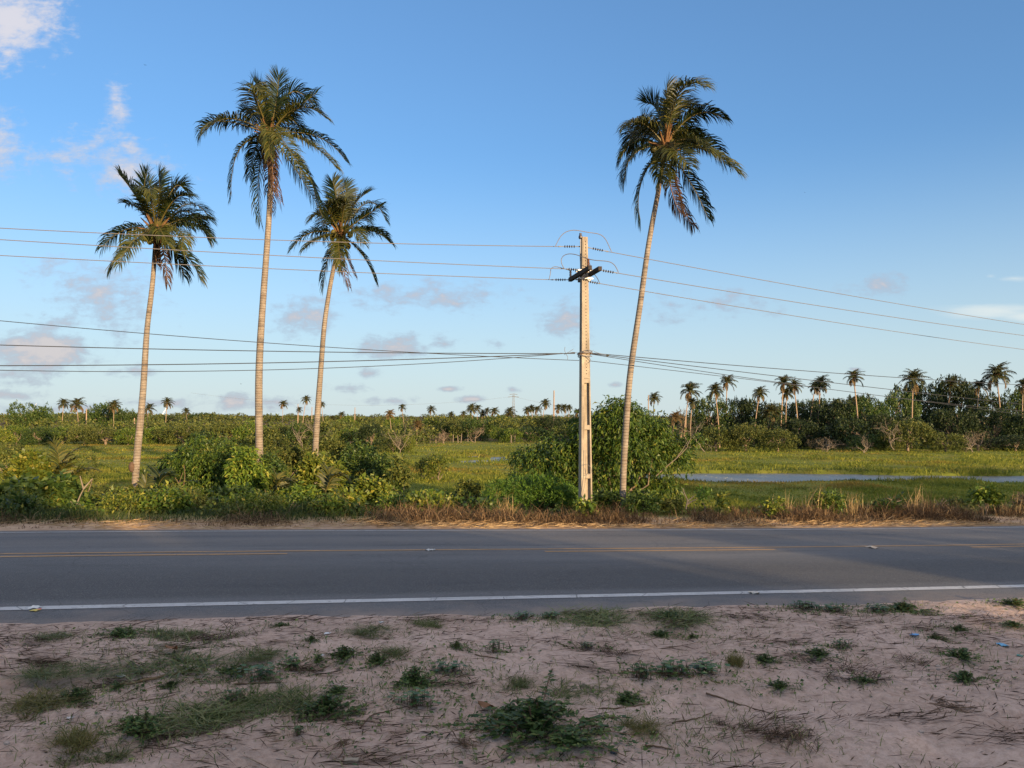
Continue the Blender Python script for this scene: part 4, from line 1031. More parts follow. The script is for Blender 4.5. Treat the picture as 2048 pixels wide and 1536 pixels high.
def verge():
    rng = np.random.default_rng(22)
    def area(n, u0, u1, v0, v1):
        u = rng.uniform(u0, u1, n); v = rng.uniform(v0, v1, n); X, Y = xy(u, v); return u, v, X, Y
    # tangled brown grass
    m = MB(); u, v, X, Y = area(95000, -15, 26, 15.9, 18.6)
    bnd = 16.15 + .3 * fbm(u * .5, 0 * u, 50, 3); cl = fbm(u * .75, v * .8, 51, 3); right = sst(-6, 5, u)
    ok = (v > bnd) & (rng.random(len(u)) < (.06 + .8 * sst(-.22, .32, cl)) * (.30 + .70 * right)) & (v < 17.5 + 1.0 * right); u, v, X, Y, cl, right = (q[ok] for q in (u, v, X, Y, cl, right))
    h = (.10 + .42 * sst(16.2, 17.0, v) * (.25 + 1.45 * np.clip(cl + .38, 0, 1))) * rng.uniform(.5, 1.3, len(u)) * (.62 + .38 * right)
    lean = rng.normal(0, .75, (len(u), 3)) * [1, 1, .25]
    blades(m, np.stack([X, Y, zg(X, Y) - .01], 1), h, .014, lean, rng, 1.3)
    tag(m.build('dry_grass', M_DRYG), 'tangled brown dry grass along the far edge of the road', kind='stuff')
    m = MB(); u, v, X, Y = area(13000, -15, 26, 15.55, 17.0); ok = rng.random(len(u)) < (.55 + .45 * sst(-2, 8, u)) * sst(-.35, .2, fbm(u * .5, v * 1.2, 53, 3)); X, Y = X[ok], Y[ok]
    a = rng.normal(0, .7, len(X)) + YAW; dr = np.stack([np.cos(a), np.sin(a), rng.normal(.05, .1, len(X))], 1)
    leaf(m, np.stack([X, Y, zg(X, Y) + rng.uniform(.0, .05, len(X))], 1), dr, rng.uniform(.12, .45, len(X)), .013, rng, .05)
    tag(m.build('straw_litter', M_STRAW), 'mown straw lying beside the far edge of the road', kind='stuff')
    # green verge grass, mostly on the left
    m = MB(); u, v, X, Y = area(26000, -14, 26, 16.7, 19.6); cl = fbm(u * .6, v * .6, 54, 3); lf = 1 - sst(-1, 7, u)
    ok = rng.random(len(u)) < (.12 + .9 * lf) * (.4 + .9 * sst(-.3, .3, cl)); u, v, X, Y, cl, lf = (q[ok] for q in (u, v, X, Y, cl, lf))
    h = (.22 + .30 * np.clip(cl + .3, 0, 1)) * rng.uniform(.5, 1.3, len(u)) * sst(16.5, 17.3, v) * (.6 + .4 * lf)
    blades(m, np.stack([X, Y, zg(X, Y) - .02], 1), h, .016, rng.normal(0, .4, (len(u), 3)) * [1, 1, .2] + [.1, 0, 0], rng, .9)
    tag(m.build('verge_grass', M_VERGE), 'dull green grass between the dry verge and the bushes', kind='stuff')
    # leafy ground cover
    m = MB(); bl = []
    for k in range(260):
        uu = rng.uniform(-15, 24); vv = rng.uniform(17.6, 22.5)
        if uu > 3.0 and rng.random() < .78: continue
        X, Y = xy(uu, vv); s = rng.uniform(.14, .50) * (1 if uu < 3.5 else .5) * (.45 + .55 * sst(17.4, 19.2, vv)); bl.append((X, Y, float(zg(X, Y)) + s * .35, s * 1.2, s * 1.2, s * .8))
    rng.shuffle(bl); k = len(bl) // 5
    spray(m, bl[:k], 13000, .12, .085, rng, droop=.4, clump=6, spread=.45, mi=0); spray(m, bl[k:2*k], 14000, .10, .065, rng, droop=.2, clump=7, spread=.45, mi=1)
    spray(m, bl[2*k:3*k], 16000, .085, .035, rng, droop=.3, clump=9, spread=.5, mi=2); spray(m, bl[3*k:4*k], 14000, .10, .05, rng, droop=.6, clump=7, spread=.5, mi=3); spray(m, bl[4*k:], 13000, .09, .03, rng, droop=.5, clump=8, spread=.6, mi=1)
    tag(m.build('ground_cover', [G_DEEP, G_YELLOW, G_OLIVE, G_BRIGHT]), 'low leafy creepers and weeds covering the bank behind the verge', kind='stuff')
verge()

# ---------------------------------------------------------------- shrubs one can tell apart
def shrub(px, top, hw, d, mat, n, LL, LW, label, name='shrub', nb=9, seed=None, stems=4, droop=.5, base=None, group='shrubs on the bank between road and marsh', cat='shrub', clump=9, shape=None, low=.12, **kw):
    rng = np.random.default_rng(seed if seed is not None else int(px * 7 + top)); d = d if px < 1300 or d > 22 else d / (1 - TN * (px - CX) / F); b = gnd(px, d); H = (CH + (HY - top) / F * d - b[2]) * 1.1; w = hw * d / F * 1.08
    r = root(name, b, label, cat, group); m = MB()
    if shape:                                                    # outline given as photo-pixel lobes (x, y, r)
        bl = [((x - px) / F * d, rng.uniform(-.5, .5) * w * .5, CH + (HY - y) / F * d - b[2], q / F * d, q / F * d, q / F * d * .9) for x, y, q in shape]
    else:
        bl = [(0, 0, H * .5, w * .68, w * .62, H * .42)]
        for k in range(nb):
            az = rng.uniform(0, 6.28); rr = rng.uniform(.3, .78); z = rng.uniform(low, .84 - .3 * rr); s = rng.uniform(.22, .36)
            bl.append((rr * w * math.cos(az), rr * w * .85 * math.sin(az), z * H, s * w, s * w, min(s * w, s * H * 1.3)))
    spray(m, bl, n, LL, LW, rng, clump=clump, droop=droop, **kw); m.build('crown', mat, r)
    m = MB()
    for k in range(stems):
        q = bl[rng.integers(1, len(bl))]; limb(m, (rng.normal(0, .06), rng.normal(0, .06), -.05), np.array(q[:3]) + [0, 0, .1], np.linalg.norm(q[:3]) * .62, .016 + .007 * H, 1, rng, .3)
    m.build('stems', M_BARK, r, True)
    return r
BG = 'shrubs on the bank between road and marsh'
# the big leafy tree behind the pole
shrub(1225, 812, 180, 23.5, G_TREE, 25000, .165, .050, 'big leafy green tree directly behind the concrete pole and the leaning palm', 'roadside_tree', stems=9, cat='tree', droop=.9, seed=3, clump=13, spread=.40, shell=.45,
      shape=[(1235,850,50),(1195,880,55),(1275,860,48),(1300,900,55),(1250,920,70),(1180,930,65),(1120,925,58),(1075,935,42),(1050,918,24),(1040,950,20),(1340,930,45),(1375,890,20),(1390,884,14),(1355,900,20),(1330,985,38),(1270,985,55),(1200,990,50),(1130,985,48),(1085,975,35),(1300,850,26),(1210,838,24),(1175,850,26),(1240,822,22),(1265,828,18),(1225,812,14),(1320,868,24),(1150,900,30),(1105,895,24)])
def branch(px0, py0, px1, py1, d, r, label):
    m = MB(); a = P(px0, py0, d); b = P(px1, py1, d - .3); rng = np.random.default_rng(9); limb(m, 0 * a, b - a, np.linalg.norm(b - a), r, 1, rng, .15, 0); o = m.build('bare_branch', M_PALE, None, True); o.location = a; tag(o, label, 'branch')
branch(1312, 952, 1372, 892, 22.6, .020, 'bare pale branch slanting up right out of the big leafy tree')
shrub(1060, 952, 88, 20.0, G_FEATHER, 9500, .075, .026, 'bright feathery green bush left of the foot of the concrete pole', nb=12, droop=.2, clump=12, low=.25)
shrub(1130, 975, 40, 19.2, G_FEATHER, 3600, .07, .026, 'smaller feathery bush touching the left side of the pole', droop=.2, clump=12)
shrub(1166, 1000, 24, 18.0, G_BRIGHT, 420, .12, .06, 'little leafy plant growing at the foot of the concrete pole', droop=.6, stems=3)
shrub(1215, 985, 34, 20.0, G_DEEP, 1500, .12, .05, 'low dark shrub between the pole and the leaning palm trunk')
shrub(1290, 985, 40, 19.5, G_DEEP, 1900, .11, .045, 'low dull shrub right of the leaning palm trunk')
shrub(1345, 1000, 30, 18.8, G_OLIVE, 900, .10, .04, 'straggly low olive shrub at the right foot of the big leafy tree')
shrub(60, 905, 50, 21, G_YELLOW, 5200, .13, .085, 'rounded yellow green bush near the left edge of the photo', seed=5, droop=.2, clump=7)
shrub(45, 965, 58, 19.2, G_DEEP, 2300, .20, .14, 'dark broad leaved vine heap at the lower left edge', droop=.6, clump=6)
shrub(120, 955, 34, 19.3, G_DEEP, 1300, .18, .12, 'dark broad leaved weeds right of the vine heap at left', droop=.6, clump=6)
shrub(420, 871, 110.2, 25, G_TREE, 24000, .125, .042, 'large willowy green bush just left of the tallest palm trunk', nb=15, droop=.8, seed=8, shell=.5)
shrub(360, 899, 63.8, 26, G_DEEP, 6090, .13, .05, 'dark bush on the left side of the large willowy bush', nb=10)
shrub(490, 896, 46.4, 23, G_BRIGHT, 4640, .16, .055, 'leafy green bush against the left side of the tallest trunk', droop=.7)
shrub(560, 869, 58, 29, G_OLIVE, 6090, .13, .05, 'dull olive bush between the tallest and the slender palm', nb=11)
shrub(540, 906, 41.76, 24, G_DEEP, 3770, .13, .06, 'dark bush just right of the tallest palm trunk')
shrub(655, 863, 71.92, 30, G_OLIVE, 7540, .14, .055, 'olive green bush behind the foot of the slender palm', nb=12)
shrub(640, 906, 58, 24.5, G_YELLOW, 5220, .16, .06, 'sunny yellow green bush in front of the slender palm foot', droop=.5, clump=8)
shrub(718, 881, 63.8, 28, G_DEEP, 7540, .13, .055, 'dark green bush to the right of the slender palm', nb=12)
shrub(775, 909, 52.2, 26, G_DEEP, 4205, .12, .055, 'low dark bush right of the dark green bush, at the marsh side')
shrub(800, 908, 24, 24, G_OLIVE, 1000, .12, .06, 'small tree with a thin crooked stem at the marsh side', name='sapling', stems=3, cat='sapling', low=.5)
shrub(878, 904, 28, 40, G_YELLOW, 1300, .14, .06, 'thin yellowish bush standing alone in the marsh grass', nb=8)
shrub(855, 912, 26, 41, G_OLIVE, 1100, .13, .05, 'greyish bush in the marsh, left neighbour of the thin yellowish bush', nb=8)
shrub(935, 962, 34, 21, G_OLIVE, 1400, .10, .05, 'low olive scrub at the marsh side, left of the feathery bush')
shrub(745, 958, 50, 20.5, G_YELLOW, 2300, .13, .085, 'pale leaved low bush below the dark green bush', clump=7)
shrub(690, 985, 40, 19.6, G_YELLOW, 1500, .12, .08, 'pale leaved weeds in front of the sunny yellow green bush', clump=7)
shrub(860, 985, 46, 19.8, G_BRIGHT, 1500, .12, .08, 'leafy weeds with yellow tips by the open marsh grass', clump=7)
shrub(600, 975, 48, 20.2, G_BRIGHT, 2100, .12, .075, 'leafy weeds below the yellow palm leaves', clump=7)
shrub(470, 975, 55, 20.2, G_DEEP, 2600, .12, .075, 'dark leafy weeds in front of the tallest palm trunk', clump=7)
shrub(380, 980, 46, 19.9, G_BRIGHT, 1900, .13, .07, 'leafy weeds below the large willowy bush', clump=7)
shrub(220, 968, 44, 21, G_OLIVE, 1700, .10, .05, 'dry olive scrub left of the knobbed palm trunk')
shrub(250, 990, 36, 20, G_YELLOW, 800, .15, .05, 'narrow leaved yellow green weed at the foot of the knobbed palm', droop=.2)
shrub(175, 900, 30, 27, G_OLIVE, 900, .11, .05, 'thin airy shrub in front of the marsh at left, right of the young palm', nb=8, stems=4)
shrub(300, 930, 30, 24, G_DEEP, 1300, .11, .055, 'dark scrub right behind the knobbed palm trunk')
shrub(12, 890, 36, 45, G_OLIVE, 1600, .17, .09, 'tawny bush at the far left edge in front of the marsh')
shrub(1440, 985, 22, 18.2, G_YELLOW, 170, .13, .07, 'slim shoot with yellow leaves on the right bank, near the leafy tree', stems=3, nb=5)
shrub(1408, 972, 13, 18.4, G_FEATHER, 260, .11, .03, 'young feathery sprig right of the big leafy tree', stems=2, nb=4, droop=.1)
shrub(1548, 996, 30, 18.0, G_YELLOW, 300, .12, .07, 'low yellow leaved shrub left of the tall dry stalks', nb=6)
shrub(1650, 985, 34, 18.3, G_BRIGHT, 1100, .12, .04, 'bright climbing shrub among tall dry stalks on the right bank', droop=.7)
shrub(1668, 985, 22, 19.0, G_DEEP, 700, .11, .05, 'dark green shrub right behind the bright climbing shrub')
shrub(1768, 1000, 34, 18.2, G_DEEP, 800, .11, .045, 'low green shrub right of the pale dry clump on the right bank')
shrub(1915, 1000, 44, 18.6, G_OLIVE, 700, .10, .05, 'low straggling shrub left of the taller leafy sapling at right')
shrub(1972, 972, 26, 18.4, G_BRIGHT, 620, .14, .07, 'tall leafy sapling with a pale crooked stem at the right', name='sapling', cat='sapling', low=.4, stems=4)
shrub(2042, 985, 20, 18.2, G_GREY, 500, .09, .04, 'dark dried shrub at the right edge of the photo')

def young_palm(px, py, d, leaves, label, lit=True, L=.5):
    b = P(px, py, d); g = gnd(px, d); b[2] = min(b[2], g[2] + .5) if False else b[2]; r = root('young_palm', b, label, 'young palm', 'young palms in the undergrowth'); rng = np.random.default_rng(int(px))
    for (mid, tip, dep) in leaves:
        mi = P(*mid, d) - b; ti = P(*tip, d) - b; mi[1] += dep * .5; ti[1] += dep; m = MB()
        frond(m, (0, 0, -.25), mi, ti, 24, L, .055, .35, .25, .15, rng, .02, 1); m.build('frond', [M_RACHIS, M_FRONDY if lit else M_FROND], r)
young_palm(112, 965, 21.5, [((120, 930), (150, 898), .1), ((112, 925), (95, 886), .3), ((128, 940), (160, 915), -.3)], 'young palm with an upright feathery frond at left', True, .45)
young_palm(140, 962, 20.5, [((150, 945), (185, 940), .1), ((125, 985), (150, 975), -.4), ((118, 990), (108, 1005), -.5), ((140, 978), (155, 998), -.4)], 'young palm with yellowing arched fronds at lower left', True, .35)
young_palm(275, 1000, 19.8, [((262, 985), (256, 992), -.2), ((270, 985), (270, 982), .0), ((287, 975), (290, 960), .1), ((292, 992), (304, 1000), -.2), ((258, 1003), (265, 1012), -.3)], 'short young palm with broad yellow leaves at the foot of the knobbed palm', True, .28)
young_palm(305, 995, 20.8, [((318, 965), (335, 952), .1), ((325, 975), (378, 963), .2), ((312, 965), (308, 948), .3), ((325, 985), (345, 985), -.4)], 'young palm with dark windblown fronds right of the knobbed palm', False, .5)
young_palm(545, 985, 21, [((558, 965), (585, 962), .0), ((552, 968), (548, 952), .2), ((566, 972), (596, 985), -.3)], 'young palm with a yellow arched frond right of the tallest trunk', True, .4)
young_palm(648, 975, 21, [((668, 952), (692, 958), .0), ((655, 955), (650, 940), .3)], 'young palm with one curved yellow tipped frond below the slender palm', True, .4)

# bare sticks and dead twigs on the bank
def sticks(px, py, d, label, pts, rad=.014, mat=M_PALE):
    d = d / (1 - TN * max(0, px - CX) / F)
    b = P(px, py, d); m = MB()
    for line in pts: m.tube([P(x, y, d + dd) - b for x, y, dd in line], np.linspace(rad, rad * .5, len(line)), 5)
    o = m.build('dead_branch', mat, None, True); o.location = b; tag(o, label, 'dead branch', 'dead branches on the bank')
sticks(150, 1025, 18.6, 'bare forked stick standing up in front of the dark weeds at left', [[(150,1025,0),(152,1012,0),(160,992,0),(167,978,0)],[(167,978,0),(185,957,.1)],[(167,978,0),(160,952,-.1)],[(150,1013,0),(141,1003,0)],[(158,1008,0),(164,1018,0)]], .022)
sticks(1372, 1018, 18.2, 'bleached fork of dead branches right of the leafy tree', [[(1372,1018,0),(1375,1000,0),(1368,985,0),(1366,976,0)],[(1375,1003,0),(1388,992,.1)],[(1376,1006,0),(1394,998,-.1)],[(1373,1010,0),(1384,1003,0)]], .018)
sticks(1785, 1015, 18, 'grey dead twigs on the right bank between dry clumps', [[(1785,1015,0),(1781,995,0)],[(1783,1005,0),(1803,1001,.1)],[(1784,1000,0),(1774,996,0)],[(1785,1012,0),(1795,1004,0)]], .012)
sticks(1880, 1015, 18.2, 'tangled grey twigs left of the low straggling shrub', [[(1880,1015,0),(1870,998,0)],[(1882,1012,0),(1893,1000,.1)],[(1880,1008,0),(1888,996,0)],[(1876,1010,0),(1868,1006,0)],[(1884,1016,0),(1898,1008,0)]], .012)
sticks(415, 1000, 20.5, 'thin reddish bare stems in front of the large willowy bush', [[(358,985,0),(360,960,0),(366,945,0)],[(366,982,0),(370,950,0),(368,930,0)],[(360,970,0),(350,955,0)]], .014, M_TWIG)
sticks(585, 1030, 18.3, 'pale grey dried palm leaf curled in the weeds right of the tallest trunk', [[(580,1030,0),(585,1018,0),(592,1008,0)],[(586,1030,0),(592,1016,0),(600,1010,0)],[(576,1028,0),(582,1012,0),(588,1003,0)],[(590,1032,0),(598,1022,0)]], .014)

# clumps of tall dry stalks on the right bank
def dry_clump(px, top, d, n, wpx, label):
    n = int(n * 1.7)
    rng = np.random.default_rng(int(px)); d = d / (1 - TN * max(0, px - CX) / F) + (.25 if px > CX else 0); b = gnd(px, d); H = CH + (HY - top) / F * d - b[2]; w = wpx * d / F; m = MB()
    p = np.stack([rng.normal(0, w * .45, n), rng.normal(0, .12, n), np.full(n, -.03)], 1)
    blades(m, p, H * rng.uniform(.45, 1.12, n), .013, rng.normal(0, .12, (n, 3)) * [1, 1, 0] + [.05, 0, 0], rng, .35)
    o = m.build('dry_grass_clump', M_TALLDRY); o.location = tuple(b); tag(o, label, 'dry grass', 'clumps of tall dry grass on the right bank')
for a in [(1577,966,18,7,6,'two thin dry stalks left of the bright climbing shrub'),(1545,975,18.2,8,8,'sparse dry stalks above the low yellow leaved shrub'),(1612,968,18.1,10,8,'tall dry stalks rising from the left of the bright climbing shrub'),(1630,966,18,14,12,'tall dry stalks rising through the bright climbing shrub'),
          (1700,974,17.9,34,14,'densest pale straw clump on the right bank'),(1732,985,17.9,12,14,'arching dry stalks right of the densest straw clump'),(1826,968,17.9,13,11,'tall leaning dry stalks midway on the right bank'),(1839,965,18,10,4,'single upright dry stalks right of the leaning ones'),
          (1855,988,17.9,8,5,'short dry stalk topped with a seed head'),(2006,985,18,12,16,'dry stalks right of the tall leafy sapling'),(2032,978,17.9,14,12,'dry stalks at the right edge of the photo'),(1010,985,18.6,34,22,'pale grass stalks in front of the feathery bush'),
          (680,985,18.3,70,26,'long arching grass tuft left of the pale leaved weeds')]: dry_clump(*a)
# ================================================================ the sandy roadside in front
M_WEED = leaf_mat('weed_leaf', [(0, (0.031, 0.066, 0.019)), (0.5, (0.059, 0.106, 0.028)), (0.85, (0.118, 0.164, 0.043)), (1, (0.203, 0.234, 0.070))], .55, .25, .25, .3)
M_VINE = leaf_mat('vine_leaf', [(0, (0.037, 0.083, 0.024)), (0.6, (0.067, 0.127, 0.032)), (1, (0.150, 0.196, 0.053))], .45, .25, .35, .3)
M_TUFT = leaf_mat('tuft_blade', [(0, (0.065, 0.094, 0.029)), (0.5, (0.122, 0.151, 0.046)), (1, (0.245, 0.230, 0.101))], .6, .25, .2, .3)
M_YTUFT = leaf_mat('yellowish_tuft_blade', [(0, (.10, .10, .03)), (.5, (.17, .155, .045)), (1, (.28, .22, .08))], .6, .25, .2, .3)
M_DEADT = leaf_mat('dead_tuft_blade', [(0, (.035, .022, .016)), (.6, (.085, .055, .038)), (1, (.17, .115, .075))], .85, .1, .1, .3)
def proto_leafy(s, n=1400, LL=.105, LW=.06, mat=None):
    rng = np.random.default_rng(s); m = MB(); k = 70
    for j in range(k):                                            # creeping stems with leaves along them
        az = rng.uniform(0, 6.28); rr = abs(rng.normal(0, .55)); b = np.array([rr * math.cos(az) * .35, rr * math.sin(az) * .35, 0]); e = np.array([rr * math.cos(az), rr * math.sin(az), rng.uniform(.15, 1.0) * max(.15, 1 - .8 * rr)])
        t = np.linspace(0, 1, 6)[:, None]; pts = b + (e - b) * t + np.array([0, 0, .12]) * np.sin(t * 3.1); m.tube(pts, .010, 4, 1, False)
        q = n // k; tt = rng.uniform(.25, 1, q)[:, None]; p = b + (e - b) * tt + [0, 0, .12] * np.sin(tt * 3.1)
        ax = nrm(rng.normal(0, 1, (q, 3)) * [1, 1, .5] + [0, 0, .35]); leaf(m, p, ax, LL * rng.uniform(.6, 1.4, q), LW * rng.uniform(.7, 1.3, q), rng, .3)
    return m.mesh('weed_clump', [mat or M_WEED, M_TWIG])
def proto_vine(s):
    rng = np.random.default_rng(s); m = MB()
    for j in range(13):
        az = rng.uniform(0, 6.28); rr = rng.uniform(.2, 1); b = np.array([0, 0, 0.]); e = np.array([rr * math.cos(az), rr * math.sin(az) * .8, .05])
        t = np.linspace(0, 1, 8)[:, None]; pts = b + (e - b) * t + rng.normal(0, .03, (8, 3)) * [1, 1, .3] + [0, 0, .04]; m.tube(pts, .012, 4, 1, False)
        for q in range(5):
            p = pts[rng.integers(2, 8)]; h = rng.uniform(.2, .75); top = p + [rng.normal(0, .05), rng.normal(0, .05), h]; m.tube([p, top], .008, 4, 1, False)
            a = rng.uniform(0, 6.28); ax = np.array([math.cos(a), math.sin(a), rng.uniform(-.5, .3)]); ax = nrm(ax); sd = nrm(np.cross(ax, [0, 0, 1.])); u = np.cross(sd, ax); L = rng.uniform(.16, .26)
            V = [top, top + ax * L * .25 + sd * L * .48 - ax * L * .1, top + ax * L * .75 + sd * L * .36, top + ax * L, top + ax * L * .75 - sd * L * .36, top + ax * L * .25 - sd * L * .48 - ax * L * .1]
            V = [v + u * (.06 * L if i in (1, 2, 4, 5) else 0) for i, v in enumerate(V)]; m.add(V, [[0, 1, 2, 3], [0, 3, 4, 5]])
    return m.mesh('creeping_vine', [M_VINE, M_TWIG])
def proto_tuft(s, mat, n=420, lean=.55, droop=.9, w=.022):
    rng = np.random.default_rng(s); m = MB(); c = rng.normal(0, .32, (9, 2)); i = rng.integers(0, 9, n)
    p = np.stack([c[i, 0] + rng.normal(0, .10, n), c[i, 1] + rng.normal(0, .10, n), np.full(n, -.02)], 1)
    blades(m, p, rng.uniform(.45, 1.2, n), w, rng.normal(0, lean, (n, 3)) * [1, 1, .2], rng, droop); return m.mesh('grass_tuft', [mat])
def proto_twigs(s, n=26, flat=.12):
    rng = np.random.default_rng(s); m = MB()
    for k in range(n):
        a = rng.normal(0, .5) + (0 if k % 3 else 1.2); L = rng.uniform(.5, 1.3); c = rng.normal(0, .28, 3) * [1, 1, 0] + [0, 0, rng.uniform(.02, .22)]; d = np.array([math.cos(a), math.sin(a), rng.normal(0, flat)])
        m.tube([c - d * L * .5, c + rng.normal(0, .04, 3), c + d * L * .5], [.020, .017, .008], 5, 0, False)
    blades(m, rng.normal(0, .35, (60, 3)) * [1, 1, 0], rng.uniform(.3, .9, 60), .022, rng.normal(0, 1.3, (60, 3)) * [1, 1, .1], rng, 1.2, 1); return m.mesh('dead_twig_heap', [M_TWIG, M_DEADT])
PR_ = {'leafy': [proto_leafy(s) for s in (1, 2, 3, 4)], 'vine': [proto_vine(s) for s in (5, 6, 7)], 'tuft': [proto_tuft(s, M_TUFT) for s in (8, 9, 10)],
       'ytuft': [proto_tuft(11, M_YTUFT)], 'dead': [proto_tuft(s, M_DEADT, 150, 1.1, 1.3) for s in (12, 13)], 'twigs': [proto_twigs(s) for s in (14, 15)]}
NAME = {'leafy': ('weed_clump', 'weed', 'low weeds on the roadside sand'), 'vine': ('creeping_vine', 'creeper', 'creepers on the roadside sand'), 'tuft': ('grass_tuft', 'grass tuft', 'grass tufts on the roadside sand'),
        'ytuft': ('grass_tuft', 'grass tuft', 'grass tufts on the roadside sand'), 'dead': ('dead_grass_tuft', 'dead grass', 'withered tufts on the roadside sand'), 'twigs': ('dead_twig_heap', 'twigs', 'heaps of dead twigs on the sand')}
def weed(kind, px, py, wpx, hpx, label, i):
    g = hit(px, py); d = g[1]; nm, cat, grp = NAME[kind]; ms = PR_[kind]; o = link(nm, ms[i % len(ms)]); w = wpx * {'leafy': .95, 'vine': .68, 'tuft': .95, 'ytuft': .9, 'dead': .8, 'twigs': .68}[kind] / F * d
    o.location = (g[0], g[1], g[2] - .005); o.scale = (w, w * .9, hpx * {'leafy': .95, 'tuft': .85, 'ytuft': .9}.get(kind, 1.0) / F * d); 
    o.rotation_euler = (0, 0, (i * 1.37) % 1.2 - .6 + (3.14159 if i % 2 else 0)); tag(o, label, cat, grp)
